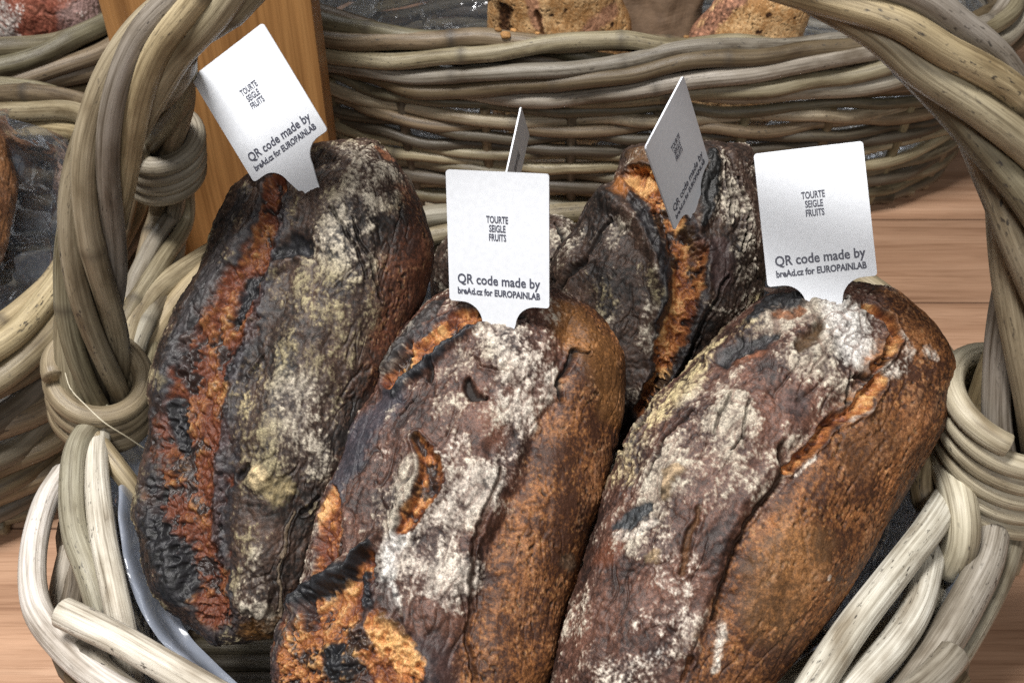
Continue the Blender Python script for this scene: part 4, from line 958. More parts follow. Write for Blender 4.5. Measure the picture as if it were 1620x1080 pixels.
    {'O': [0.0546, 0.0213, 0.1212], 'A': [0.29813, 0.62976, 0.7173], 'S': [0.95365, -0.22869, -0.19559], 'N': [-0.04086, -0.74236, 0.66875], 'b': [-0.0035, 0.1861], 'L': [0.0015, -0.0017, -0.0054, -0.0094, -0.0134, -0.0176, -0.022, -0.0267, -0.0314, -0.0358, -0.04, -0.044, -0.0477, -0.0512, -0.0544, -0.0572, -0.0596, -0.0612, -0.0612, -0.0591, -0.0563, -0.0545, -0.0531, -0.0515, -0.0489, -0.0409, -0.0413, -0.0425, -0.0417, -0.0365, -0.0279, -0.0182, -0.006, 0.0082, 0.0153, 0.0198, 0.0227], 'R': [0.0015, 0.007, 0.0118, 0.0169, 0.0222, 0.0275, 0.0326, 0.0372, 0.0414, 0.0452, 0.0488, 0.0521, 0.0552, 0.0578, 0.0595, 0.0605, 0.061, 0.0613, 0.0617, 0.062, 0.0617, 0.0605, 0.0584, 0.0556, 0.0527, 0.0496, 0.0467, 0.0439, 0.0415, 0.0393, 0.0372, 0.0352, 0.0331, 0.031, 0.0287, 0.0262, 0.0227], 'hu': 0.042, 'hd': 0.034, 'seed': 13, 'label': 'split loaf at the back with a grey crust flap and amber crumb under its tag', 'group': 'dark crusty loaves in the front basket', 'pal': 'dark', 'dust': 0.28, 'flour': 'beige', 'feats': [{'k': 'O', 'c': (0.3, 0.11, 0.025), 's': 0.9, 'p': [(-0.0315, 0.1419, 0.00975), (-0.0206, 0.1419, 0.0069)]}, {'k': 'F', 's': 0.55, 't': 'beige', 'p': [(0.016, 0.1631, 0.00966), (0.0266, 0.145, 0.01103), (0.0388, 0.1234, 0.0086), (0.0458, 0.1071, 0.0069)]}, {'k': 'F', 's': 0.4, 't': 'beige', 'p': [(-0.0354, 0.1199, 0.00415), (-0.0289, 0.1163, 0.00481), (-0.0344, 0.1053, 0.00344), (-0.0462, 0.109, 0.0049)]}, {'k': 'F', 's': 0.3, 't': 'green', 'p': [(-0.0121, 0.0997, 0.00476), (0.0, 0.0866, 0.00475)]}, {'k': 'F', 's': 0.2, 't': 'green', 'p': [(-0.0498, 0.0847, 0.00698), (-0.0261, 0.0773, 0.01026)]}, {'k': 'O', 'c': (0.07, 0.042, 0.04), 's': 0.7, 'p': [(0.0243, 0.1217, 0.00614), (0.0295, 0.1053, 0.00682)]}, {'k': 'G', 'hue': 0.58, 'char': 0.2, 'd': 0.007, 'e': 0.003, 'burn': 0.7, 'p': [(-0.0284, 0.145, 0.00767), (-0.0142, 0.1354, 0.00685), (-0.0023, 0.1252, 0.00818), (0.0095, 0.1108, 0.0102), (0.014, 0.0904, 0.00883), (0.0135, 0.0681, 0.00749), (0.0143, 0.0472, 0.00616), (0.0121, 0.0246, 0.00518)]}, {'k': 'R', 'h': 0.007, 'p': [(-0.0405, 0.1304, 0.00558), (-0.0218, 0.1217, 0.00617), (-0.0091, 0.109, 0.00545), (0.0003, 0.0922, 0.00475), (0.0045, 0.0736, 0.00408)]}, {'k': 'C', 'p': [(-0.0292, 0.1338, 0.00345), (-0.0177, 0.1234, 0.00411), (-0.0052, 0.109, 0.0034), (0.004, 0.0904, 0.00339), (0.0065, 0.0699, 0.0034)], 'h': -0.001, 's': 0.9}, {'k': 'C', 'p': [(0.0061, 0.1699, 0.00415), (0.0091, 0.1539, 0.0055), (0.0113, 0.1403, 0.00548), (0.0119, 0.1304, 0.00341)], 'h': 0.004, 'c': (0.012, 0.012, 0.012)}, {'k': 'O', 'c': (0.1, 0.05, 0.02), 's': 0.8, 'p': [(-0.0325, 0.1593, 0.007), (-0.0262, 0.1619, 0.00696)]}, {'k': 'K', 'p': [(-0.0525, 0.0755, 0.00211), (-0.0492, 0.0885, 0.00244), (-0.0444, 0.096, 0.00208)], 'd': 0.004}, {'k': 'K', 'p': [(-0.0432, 0.0979, 0.00104), (-0.0397, 0.1108, 0.00104), (-0.037, 0.1199, 0.00069)], 'd': 0.002}, {'k': 'C', 'p': [(0.0133, 0.1181, 0.00477), (0.0135, 0.1108, 0.0034)], 'c': (0.1, 0.045, 0.03), 's': 0.8, 'h': 0.002, 'g': 0.4}, {'k': 'K', 'p': [(0.0326, 0.1071, 0.00102), (0.029, 0.0847, 0.00136), (0.0254, 0.0609, 0.00137)], 'd': 0.003}, {'k': 'K', 'p': [(0.05, 0.1016, 0.00104), (0.0447, 0.0829, 0.00103), (0.0389, 0.0663, 0.00103)], 'c': (0.3, 0.25, 0.17), 'd': -0.001, 's': 0.6}, {'k': 'F', 's': 0.4, 't': 'yellow', 'p': [(0.0537, 0.1034, 0.00279), (0.0478, 0.0847, 0.00311), (0.0389, 0.0663, 0.00309), (0.0297, 0.0488, 0.00309)]}, {'k': 'K', 'p': [(0.015, 0.1667, 0.00069), (0.0232, 0.151, 0.00103), (0.0253, 0.1371, 0.00069)], 's': 0.7}, {'k': 'K', 'p': [(0.0252, 0.1631, 0.00069), (0.0351, 0.145, 0.00104), (0.0372, 0.1234, 0.00069)], 's': 0.7}]},
    {'O': [-0.0039, 0.0782, 0.1059], 'A': [0.03525, 0.62251, 0.78182], 'S': [0.99934, -0.02914, -0.02186], 'N': [-0.00918, -0.78207, 0.62312], 'b': [0.0023, 0.1124], 'L': [-0.0046, -0.0105, -0.0148, -0.0188, -0.0225, -0.0259, -0.0292, -0.0323, -0.0351, -0.0377, -0.04, -0.0419, -0.0435, -0.0448, -0.0459, -0.0468, -0.0476, -0.0483, -0.0489, -0.0494, -0.0497, -0.0498, -0.0495, -0.0489, -0.0478, -0.0462, -0.0439, -0.041, -0.0375, -0.0335, -0.029, -0.0238, -0.0172, -0.0093, -0.001, 0.0058, 0.0124], 'R': [-0.0046, -0.0007, 0.0042, 0.0089, 0.0134, 0.0174, 0.021, 0.0242, 0.0272, 0.0301, 0.0329, 0.0355, 0.0381, 0.0404, 0.0426, 0.0446, 0.0461, 0.0473, 0.0483, 0.049, 0.0495, 0.0499, 0.05, 0.0501, 0.0499, 0.0494, 0.0486, 0.0475, 0.0462, 0.0446, 0.0428, 0.0404, 0.0365, 0.0296, 0.0235, 0.0176, 0.0124], 'hu': 0.035, 'hd': 0.03, 'seed': 17, 'label': 'mostly hidden dark loaf behind the middle one, its edge-on tag just showing', 'group': 'dark crusty loaves in the front basket', 'pal': 'dark', 'dust': 0.42, 'flour': 'beige', 'res': (300, 220, 40), 'feats': [{'k': 'K', 'p': [(0.0267, 0.1058, 0.00151), (0.0353, 0.0877, 0.0015)], 'd': 0.003}]},
    {'O': [0.0454, 0.505, 0.0329], 'A': [-0.06945, -0.15902, 0.98483], 'S': [0.99693, 0.02477, 0.0743], 'N': [0.03621, -0.98696, -0.15682], 'b': [-0.0072, 0.194], 'L': [0.0198, 0.0109, -0.001, -0.0136, -0.0251, -0.0352, -0.043, -0.0487, -0.0533, -0.057, -0.06, -0.0624, -0.0645, -0.0663, -0.0674, -0.0676, -0.067, -0.066, -0.0647, -0.0633, -0.0623, -0.0613, -0.06, -0.0587, -0.0574, -0.0568, -0.0574, -0.0577, -0.0562, -0.0518, -0.044, -0.0351, -0.0262, -0.0176, -0.0098, -0.0025, 0.0044], 'R': [0.0198, 0.0324, 0.041, 0.0471, 0.0517, 0.0553, 0.058, 0.0601, 0.0617, 0.063, 0.0641, 0.0654, 0.067, 0.0683, 0.0692, 0.0699, 0.0702, 0.0702, 0.0699, 0.0689, 0.0673, 0.0651, 0.0625, 0.0599, 0.0577, 0.056, 0.0541, 0.0515, 0.0478, 0.0425, 0.0368, 0.031, 0.0252, 0.0195, 0.0138, 0.0085, 0.0044], 'hu': 0.03, 'hd': 0.035, 'seed': 21, 'label': 'pale orange loaf end sticking up at the left in the back basket', 'group': 'pale loaves in the back basket', 'pal': 'pale', 'dust': 0.1, 'flour': 'warm', 'res': (330, 300, 40), 'feats': [{'k': 'S', 'pal': 'pale', 'p': [(-0.0915, 0.2079), (0.1202, 0.1976), (0.1282, -0.0207), (-0.109, -0.0078)]}, {'k': 'C', 'p': [(-0.0423, 0.152, 0.00637), (-0.0456, 0.1294, 0.00866)], 'c': (0.1, 0.045, 0.02), 'h': -0.004, 'g': 0.3}, {'k': 'O', 'c': (0.36, 0.18, 0.12), 's': 0.8, 'p': [(0.0274, 0.1312, 0.00751), (0.0467, 0.142, 0.00855)]}, {'k': 'O', 'c': (0.4, 0.2, 0.13), 's': 0.8, 'p': [(-0.0188, 0.1656, 0.00627), (-0.0151, 0.142, 0.00533)]}, {'k': 'K', 'p': [(-0.0146, 0.1537, 0.00211), (-0.0112, 0.1294, 0.00215)], 'c': (0.12, 0.05, 0.02)}, {'k': 'C', 'p': [(-0.0021, 0.1488, 0.00212)], 'c': (0.05, 0.02, 0.01)}, {'k': 'C', 'p': [(0.0084, 0.152, 0.00211)], 'c': (0.05, 0.02, 0.01)}, {'k': 'C', 'p': [(0.0492, 0.1294, 0.00216)], 'c': (0.05, 0.02, 0.01)}]},
    {'O': [0.2058, 0.505, 0.0329], 'A': [0.06124, -0.1637, 0.98461], 'S': [0.9976, -0.0219, -0.06569], 'N': [-0.03231, -0.98627, -0.16197], 'b': [-0.0004, 0.1775], 'L': [-0.0031, -0.0088, -0.0146, -0.0195, -0.0238, -0.0278, -0.0317, -0.0355, -0.0391, -0.0426, -0.0458, -0.0488, -0.0512, -0.0528, -0.0539, -0.0545, -0.0548, -0.0547, -0.0545, -0.054, -0.053, -0.051, -0.0482, -0.0453, -0.0423, -0.0393, -0.0361, -0.0326, -0.0287, -0.0244, -0.0202, -0.016, -0.012, -0.0083, -0.0047, -0.0014, 0.0011], 'R': [-0.0031, 0.0027, 0.0091, 0.015, 0.0205, 0.0253, 0.0291, 0.0321, 0.0345, 0.0366, 0.0383, 0.0399, 0.0412, 0.0424, 0.0435, 0.0446, 0.0453, 0.0455, 0.0454, 0.045, 0.0445, 0.0442, 0.0441, 0.0443, 0.0444, 0.0437, 0.0419, 0.0392, 0.0359, 0.032, 0.0277, 0.023, 0.0183, 0.0139, 0.0097, 0.0058, 0.0011], 'hu': 0.03, 'hd': 0.03, 'seed': 25, 'label': 'pale orange scored loaf sticking up at the right in the back basket', 'group': 'pale loaves in the back basket', 'pal': 'pale', 'dust': 0.05, 'flour': 'warm', 'res': (330, 300, 40), 'feats': [{'k': 'S', 'pal': 'pale', 'p': [(-0.1114, 0.1978), (0.0994, 0.2045), (0.1339, -0.002), (-0.0942, -0.0161)]}, {'k': 'C', 'p': [(-0.051, 0.1051, 0.00498), (-0.0405, 0.1299, 0.00488), (-0.0282, 0.1511, 0.00479), (-0.0178, 0.1651, 0.00422)], 'c': (0.38, 0.19, 0.12), 'h': 0.002, 'g': 0.3}, {'k': 'O', 'c': (0.16, 0.1, 0.05), 's': 0.8, 'p': [(-0.0586, 0.1041, 0.00558), (-0.0501, 0.1339, 0.00546), (-0.038, 0.1564, 0.00537)]}, {'k': 'C', 'p': [(0.0018, 0.1486, 0.00212)], 'c': (0.05, 0.02, 0.01)}, {'k': 'C', 'p': [(-0.0038, 0.133, 0.00214)], 'c': (0.05, 0.02, 0.01)}, {'k': 'C', 'p': [(0.0252, 0.146, 0.0016)], 'c': (0.05, 0.02, 0.01)}]},
    {'O': [-0.4514, 0.52, 0.0584], 'A': [0.29638, -0.17105, 0.93963], 'S': [0.92207, -0.20512, -0.32819], 'N': [-0.24887, -0.96367, -0.09693], 'b': [-0.0211, 0.1812], 'L': [-0.0483, -0.0561, -0.0622, -0.0671, -0.0713, -0.0748, -0.0775, -0.0795, -0.0809, -0.0818, -0.0823, -0.0825, -0.0825, -0.0823, -0.0818, -0.0812, -0.0803, -0.0792, -0.0779, -0.0764, -0.0745, -0.0722, -0.0695, -0.0661, -0.0617, -0.0561, -0.0493, -0.0416, -0.0334, -0.0249, -0.0165, -0.0085, -0.0012, 0.0049, 0.0101, 0.0154, 0.0213], 'R': [-0.0483, -0.0405, -0.0325, -0.0252, -0.0176, -0.01, -0.0021, 0.0059, 0.0134, 0.0205, 0.0268, 0.032, 0.0364, 0.0403, 0.0438, 0.047, 0.05, 0.0528, 0.0555, 0.0582, 0.0606, 0.0626, 0.0641, 0.0649, 0.065, 0.0641, 0.0623, 0.0598, 0.0568, 0.0532, 0.0491, 0.0443, 0.0393, 0.0344, 0.0296, 0.025, 0.0213], 'hu': 0.04, 'hd': 0.035, 'seed': 29, 'label': 'reddish floury loaf in the basket at the far left corner', 'group': None, 'pal': 'rosy', 'dust': 0.25, 'flour': 'white', 'res': (300, 260, 40), 'feats': [{'k': 'F', 's': 0.6, 't': 'white', 'p': [(-0.0072, 0.1253, 0.0213), (0.0024, 0.1048, 0.01624)]}, {'k': 'O', 'c': (0.35, 0.25, 0.24), 's': 0.8, 'p': [(0.0554, 0.1438, 0.01601), (0.0597, 0.1181, 0.01638)]}, {'k': 'N', 's': 1, 'p': [(0.0316, 0.1406, 0.01852), (0.0239, 0.1199, 0.0161)]}]},
    {'O': [-0.4338, 0.2412, 0.06], 'A': [-0.07029, 0.84115, 0.53622], 'S': [0.99751, 0.0564, 0.0423], 'N': [-0.00534, -0.53786, 0.84302], 'b': [-0.0015, 0.1568], 'L': [0.0084, 0.0031, -0.0026, -0.0079, -0.013, -0.0177, -0.022, -0.0255, -0.0288, -0.0319, -0.0349, -0.0377, -0.0403, -0.0427, -0.0448, -0.0466, -0.048, -0.0489, -0.0492, -0.0491, -0.0487, -0.048, -0.0471, -0.0461, -0.0449, -0.0435, -0.042, -0.0405, -0.0388, -0.0369, -0.0349, -0.0325, -0.0295, -0.026, -0.0219, -0.0173, -0.0125], 'R': [0.0084, 0.0131, 0.0174, 0.0209, 0.0244, 0.0279, 0.0313, 0.0347, 0.0381, 0.0414, 0.0442, 0.0462, 0.0475, 0.0483, 0.0489, 0.0494, 0.0498, 0.0499, 0.0497, 0.0491, 0.0481, 0.047, 0.0457, 0.0442, 0.0423, 0.04, 0.0371, 0.0335, 0.0295, 0.0253, 0.0208, 0.0163, 0.0114, 0.0058, -0.001, -0.0073, -0.0125], 'hu': 0.03, 'hd': 0.03, 'seed': 33, 'label': 'brown loaf at the left edge lying in the plastic-lined basket', 'group': None, 'pal': 'brownloaf', 'dust': 0.1, 'res': (260, 220, 40), 'feats': []},
]
HOOP = [(-0.2409, 0.032, 0.0986), (-0.2338, 0.032, 0.1566), (-0.2215, 0.032, 0.2168), (-0.2038, 0.032, 0.2773), (-0.1824, 0.032, 0.3249), (-0.1566, 0.032, 0.3618), (-0.1285, 0.032, 0.3838), (-0.07, 0.03, 0.425), (0.02, 0.01, 0.44), (0.09, -0.012, 0.425), (0.1371, -0.022, 0.4105), (0.1595, -0.025, 0.393), (0.1818, -0.028, 0.3746), (0.2016, -0.03, 0.3516), (0.2174, -0.035, 0.3244), (0.2331, -0.035, 0.284), (0.2422, -0.035, 0.2424), (0.2463, -0.035, 0.2003), (0.2525, -0.035, 0.1533)]
LEG_L = [(-0.2271, 0.0595, 0.135), (-0.2297, 0.0935, 0.145), (-0.228, 0.1406, 0.152), (-0.2272, 0.1915, 0.16), (-0.2183, 0.175, 0.2033), (-0.2094, 0.16, 0.24), (-0.1904, 0.13, 0.2824), (-0.1737, 0.09, 0.3204), (-0.1571, 0.045, 0.3545)]
BINDINGS = [([(-0.2359, 0.032, 0.1311), (-0.229, 0.032, 0.1712)], 3.4, 0.0235, 0.0062, 1.0, (-0.006, 0.004), 1.2, 'straw'), ([(-0.2182, 0.172, 0.2006), (-0.2077, 0.158, 0.2456)], 4.6, 0.0195, 0.0062, 1.0, (0.004, 0.0), 0.5, 'grey'), ([(0.2532, -0.034, 0.1496), (0.2431, -0.034, 0.2146)], 5.3, 0.03, 0.006, 1.0, (-0.01, 0.006), 2.4, 'cream')]
CANES = [
    ([(-0.2467, -0.0104, 0.13), (-0.2435, -0.0425, 0.142), (-0.2368, -0.0778, 0.146), (-0.2254, -0.1073, 0.146), (-0.2067, -0.1285, 0.147), (-0.1833, -0.1469, 0.148), (-0.1532, -0.1648, 0.15)], 0.0066, 'pale'),
    ([(-0.226, 0.0186, 0.15), (-0.2342, -0.0053, 0.15), (-0.2296, -0.0343, 0.15), (-0.2203, -0.063, 0.147), (-0.2073, -0.0863, 0.142), (-0.1974, -0.1071, 0.13), (-0.1912, -0.1238, 0.118)], 0.0064, 'grey'),
    ([(-0.2316, 0.0214, 0.142), (-0.2215, -0.0199, 0.146), (-0.2058, -0.0637, 0.148), (-0.1893, -0.1015, 0.148), (-0.1809, -0.1219, 0.142), (-0.1747, -0.1442, 0.13)], 0.0066, 'pale'),
    ([(-0.2024, -0.1237, 0.166), (-0.1733, -0.1374, 0.165), (-0.1487, -0.15, 0.162), (-0.1237, -0.16, 0.152)], 0.007, 'pale'),
    ([(-0.2296, -0.058, 0.125), (-0.2276, -0.0833, 0.122), (-0.2232, -0.1064, 0.118)], 0.0062, 'grey'),
    ([(-0.2328, 0.006, 0.148), (-0.2122, -0.0151, 0.138), (-0.2006, -0.0238, 0.122)], 0.0055, 'straw'),
    ([(0.2197, -0.0512, 0.16), (0.2021, -0.0752, 0.165), (0.1809, -0.0986, 0.164), (0.1541, -0.1276, 0.161), (0.1357, -0.1498, 0.158), (0.1209, -0.1674, 0.152)], 0.0075, 'pale'),
    ([(0.2187, -0.0553, 0.132), (0.2045, -0.0816, 0.146), (0.1901, -0.11, 0.15), (0.1738, -0.1304, 0.149), (0.1512, -0.1515, 0.148), (0.1344, -0.168, 0.145)], 0.0075, 'pale'),
    ([(0.2223, -0.0345, 0.165), (0.2203, -0.0599, 0.168), (0.2198, -0.0755, 0.158), (0.2191, -0.0781, 0.136)], 0.0088, 'cream'),
    ([(0.2495, -0.0449, 0.15), (0.2344, -0.0786, 0.147), (0.2179, -0.1023, 0.144), (0.1968, -0.128, 0.141), (0.1745, -0.1519, 0.138)], 0.0085, 'grey'),
    ([(0.2642, -0.0366, 0.14), (0.2485, -0.0703, 0.136), (0.2313, -0.0959, 0.132), (0.2098, -0.1215, 0.128), (0.186, -0.1477, 0.125)], 0.0078, 'grey'),
    ([(0.2192, -0.0781, 0.12), (0.1802, -0.1104, 0.128), (0.1452, -0.1263, 0.134), (0.0939, -0.1484, 0.14)], 0.0075, 'cream'),
    ([(0.2279, -0.0178, 0.166), (0.2138, -0.0318, 0.162), (0.2089, -0.0479, 0.156), (0.2167, -0.0541, 0.146)], 0.0062, 'straw'),
    ([(0.2783, -0.0194, 0.13), (0.2681, -0.0456, 0.125), (0.258, -0.0627, 0.115)], 0.007, 'khaki'),
]
THREAD = [(-0.2375, 0.0125, 0.185), (-0.2327, 0.0035, 0.182), (-0.2227, -0.0062, 0.18), (-0.2113, -0.0151, 0.176), (-0.2026, -0.0147, 0.165), (-0.1962, -0.0108, 0.15)]
FOLDS = [([(-0.2081, -0.0297, 0.142), (-0.1979, -0.063, 0.142), (-0.1857, -0.0923, 0.14), (-0.1667, -0.1193, 0.138), (-0.1384, -0.1429, 0.136)], [(-0.199, -0.0227, 0.118), (-0.189, -0.0527, 0.118), (-0.1744, -0.0829, 0.116), (-0.156, -0.1074, 0.114), (-0.1285, -0.1321, 0.112)]), ([(0.2178, -0.0234, 0.15), (0.2071, -0.0573, 0.15), (0.1797, -0.0943, 0.148), (0.1528, -0.1211, 0.146), (0.1261, -0.1397, 0.144)], [(0.2019, -0.031, 0.128), (0.1874, -0.0547, 0.126), (0.1645, -0.0885, 0.124), (0.1461, -0.1108, 0.122), (0.12, -0.1301, 0.12)])]
CRUMBS = [(-0.0111, 0.398, 0.0022), (-0.005, 0.393, 0.0034), (0.001, 0.4, 0.0018), (0.0304, 0.402, 0.0016), (0.0457, 0.404, 0.0022), (0.0202, 0.397, 0.0014), (0.1385, 0.4, 0.0016)]
TAGS = [
    ((-0.1108, 0.0594, 0.2895), (0.8179, 0.0866, 0.5688), (-0.5158, 0.5485, 0.6581), 0.855, 'tilted white tag in the top of the left loaf, against the wooden board'),
    ((-0.0064, -0.0061, 0.2483), (0.9451, -0.2941, 0.1425), (-0.0123, 0.4035, 0.9149), 0.891, 'upright white tag in the top of the middle loaf, facing the viewer'),
    ((0.1472, -0.0038, 0.2606), (0.9888, -0.0127, 0.1485), (-0.1001, 0.6816, 0.7249), 0.896, 'white tag standing in the floury right-hand loaf, leaning slightly left'),
    ((0.0962, 0.0776, 0.2539), (0.4344, 0.8411, 0.3223), (-0.339, -0.1789, 0.9236), 0.867, 'white tag turned sideways in the split back loaf'),
    ((-0.0046, 0.1185, 0.2089), (0.1103, 0.6322, -0.7669), (0.2092, 0.7396, 0.6397), 0.852, 'white tag seen almost edge-on behind the middle tag'),
]

# ------------------------------------------------------------------ setting: the table
tbl = mesh_obj("table", [(-1.6, -0.75, 0), (1.6, -0.75, 0), (1.6, 0.86, 0), (-1.6, 0.86, 0),
                         (-1.6, -0.75, -0.04), (1.6, -0.75, -0.04), (1.6, 0.86, -0.04), (-1.6, 0.86, -0.04)],
               [(0, 1, 2, 3), (4, 7, 6, 5), (0, 4, 5, 1), (1, 5, 6, 2), (2, 6, 7, 3), (3, 7, 4, 0)], TABLE, smooth=False)
tag(tbl, "red-brown wooden table top with straight grain under the baskets", "table", kind='structure')


# ------------------------------------------------------------------ wooden post
def box_mesh(name, c, s, mat, parent, bev=0.002):
    import bmesh
    bm = bmesh.new()
    bmesh.ops.create_cube(bm, size=1)
    for v in bm.verts:
        v.co = Vector((v.co.x * s[0], v.co.y * s[1], v.co.z * s[2]))
    bmesh.ops.bevel(bm, geom=bm.edges[:], offset=bev, segments=2, affect='EDGES', profile=0.5)
    me = bpy.data.meshes.new(name)
    bm.to_mesh(me); bm.free()
    me.materials.append(mat)
    o = bpy.data.objects.new(name, me)
    COL.objects.link(o)
    if parent:
        o.parent = parent
        o.location = Vector(c) - parent.location
    else:
        o.location = c
    return o


post = box_mesh("wooden_post", (-0.219, 0.350, 0.315), (0.152, 0.034, 0.63), POST, None)
tag(post, "upright amber wooden board standing behind the left loaf, between the baskets", "board")

# ------------------------------------------------------------------ front basket
GB = "wicker baskets of bread"
FB = BasketShape((0.003, 0.005), 0.243, 0.198, 3.0, 0.15, 0.80)
fb = empty("wicker_basket", (0.003, 0.005, 0.0))
tag(fb, "large wicker basket in front, holding the dark tagged loaves under its twisted hoop handle", "basket", GB)
basket_wall(FB, fb, 21, 9, 0.0068, 34, 0.122, ['dark', 'dark', 'brown'])  # wall and floor tints darkened to paint in the shade below the loaves
basket_rim(FB, fb, 25, 5, 0.010, 0.0068, 3, ['khaki', 'grey', 'straw'], vs=1.2, arc=(0.02, 0.475), z=0.142)

hd = Canes(31)
tt = ['khaki', 'grey', 'straw', 'khaki', 'olive', 'khaki', 'grey', 'khaki']
for k, P in enumerate(twist(catmull(HOOP, 240), 6, 0.0112, -3.1, 0.4, endpull=[1.32, .66, 1.6])):
    hd.add(P, 0.0059 * (1.08 if k % 3 == 0 else 0.97), tt[k], m=16, step=0.005, nodes=(k % 2 == 0), taper=[(0, .98), (.5, .98), (1, 1.2)])
hd.add(catmull(HOOP, 240), 0.0062, 'dark', nodes=False)
hd.build('handle', fb)
hl = Canes(32)
for k, P in enumerate(twist(catmull(LEG_L, 90), 5, 0.0098, 3.2, 0.2)):
    hl.add(P, 0.0056, ['grey', 'khaki', 'straw'][k % 3], step=0.005, m=14, nodes=(k % 2 == 0))
hl.build('handle_leg', fb)
for (pth, loops, R, r, sq, tl, ph, tn) in BINDINGS:
    bd = Canes(40 + int(loops * 10))
    bd.add(coil(pth, loops, R, r, sq, tl, ph), r, tn, step=0.004, m=14, nodes=False)
    bd.build('binding', fb)
for (pts, r, tn) in CANES:
    ck = Canes(int(abs(pts[0][0]) * 9000) + 3)
    ck.add(catmull(pts, 80), r, tn, step=0.004, m=16, vary=0.04, nodes=False)
    ck.build('border_cane', fb)
# the front of the border, below the frame
bf = Canes(55)
for k, zz in enumerate((0.120, 0.133, 0.146)):
    rg = FB.ring(0.145, 500, -0.004 * k)
    rg[:, 2] = zz
    bf.add(rg[np.arange(300, 450)], 0.0075, ['dark', 'brown', 'grey'][k], vary=0.05)
bf.build('front_border', fb)

ln = film_bowl("plastic_liner", FB, "", 3, 0.012, 0.030, 0.136, crumple=0.008, floor=False)
for A_, B_ in FOLDS:
    # a smooth fold of the liner lying over the canes' inner side
    n_ = 60
    E0, E1 = catmull(A_, n_), catmull(B_, n_)
    k_ = np.linspace(0, 1, 16)[None, :, None]
    Vf = E0[:, None] * (1 - k_) + E1[:, None] * k_
    Vf[..., 2] += 0.004 * np.sin(k_[..., 0] * 7) + 0.005 * pn(Vf, 0.030, 5) + 0.003 * (1 - 2 * np.abs(pn(Vf, 0.024, 6)))
    id_ = np.arange(n_ * 16).reshape(n_, 16)
    fo = mesh_obj("fold", Vf.reshape(-1, 3), np.stack([id_[:-1, :-1], id_[1:, :-1], id_[1:, 1:], id_[:-1, 1:]], -1).reshape(-1, 4), FOLDFILM)
    fo.parent = ln
tag(ln, "clear crinkled plastic liner inside the front basket, showing beside the dark loaves", "plastic bag")

# ------------------------------------------------------------------ back basket
BB = BasketShape((0.122, 0.580), 0.325, 0.186, 3.0, 0.158, 0.93, bulge=0.015)
bb = empty("wicker_basket", (0.122, 0.580, 0))
tag(bb, "long wicker basket standing behind the dark loaves, holding pale orange bread", "basket", GB)
basket_wall(BB, bb, 61, 12, 0.0054, 24, 0.124, ['olive', 'brown', 'dark', 'khaki', 'dark'], amp=0.0034, wobz=0.005)
basket_rim(BB, bb, 66, 9, 0.012, 0.0072, 2, ['khaki', 'olive', 'khaki', 'grey', 'brown'], vs=1.85, wob=0.005)
bh = Canes(70)
ex = 0.122 + 0.325
for k, P in enumerate(twist(catmull([(ex, .575, .15), (ex - .002, .575, .22), (ex - .03, .575, .33), (ex - .12, .575, .42), (.122, .575, .45), (.122 - .20, .575, .42), (.122 - .295, .575, .33), (.122 - .323, .575, .22), (.122 - .325, .575, .15)], 160), 6, .012, 2.4)):
    bh.add(P, .0075, ['khaki', 'grey', 'olive'][k % 3], nodes=(k % 2 == 0))
bh.build('handle', bb)
bd = Canes(71)
bd.add(coil([(ex, .575, .18), (ex - .004, .575, .24)], 5, .027, .0055), .0055, 'khaki', nodes=False)
bd.build('binding', bb)
l2 = film_bowl("plastic_liner", BB, "", 5, 0.020, 0.022, 0.152, crumple=0.010, mat=BAG)
tag(l2, "clear plastic liner inside the back basket, under the pale orange bread", "plastic bag")

# ------------------------------------------------------------------ left basket and the one behind it
LB = BasketShape((-0.545, 0.198), 0.262, 0.175, 3.6, 0.138, 0.985, bulge=0.02)
lb = empty("wicker_basket", (-0.545, 0.205, 0))
tag(lb, "wicker basket cut by the left edge, filled with a shiny clear plastic bag", "basket", GB)
basket_wall(LB, lb, 81, 8, 0.0080, 26, 0.105, ['brown', 'dark', 'brown', 'olive'], amp=0.004, wobz=0.006)
basket_rim(LB, lb, 86, 6, 0.012, 0.0078, 2, ['khaki', 'brown', 'straw'], vs=1.5)
l3 = film_bowl("plastic_bag", LB, "", 8, 0.024, 0.022, 0.150, crumple=0.022, topvar=0.012, mat=BAG)
tag(l3, "shiny crumpled clear plastic bag lining the basket at the left edge", "plastic bag")

KB = BasketShape((-0.605, 0.545), 0.275, 0.152, 3.0, 0.150, 0.80)
kb = empty("wicker_basket", (-0.605, 0.545, 0))
tag(kb, "wicker basket in the far left corner, holding a reddish floury loaf", "basket", GB)
basket_wall(KB, kb, 91, 8, 0.0085, 26, 0.115, ['olive', 'dark', 'brown'], amp=0.004, wobz=0.006)
basket_rim(KB, kb, 96, 6, 0.012, 0.0082, 2, ['olive', 'brown', 'khaki'], vs=1.3)

# ------------------------------------------------------------------ loaves
for sp in LOAVES:
    make_loaf(sp)


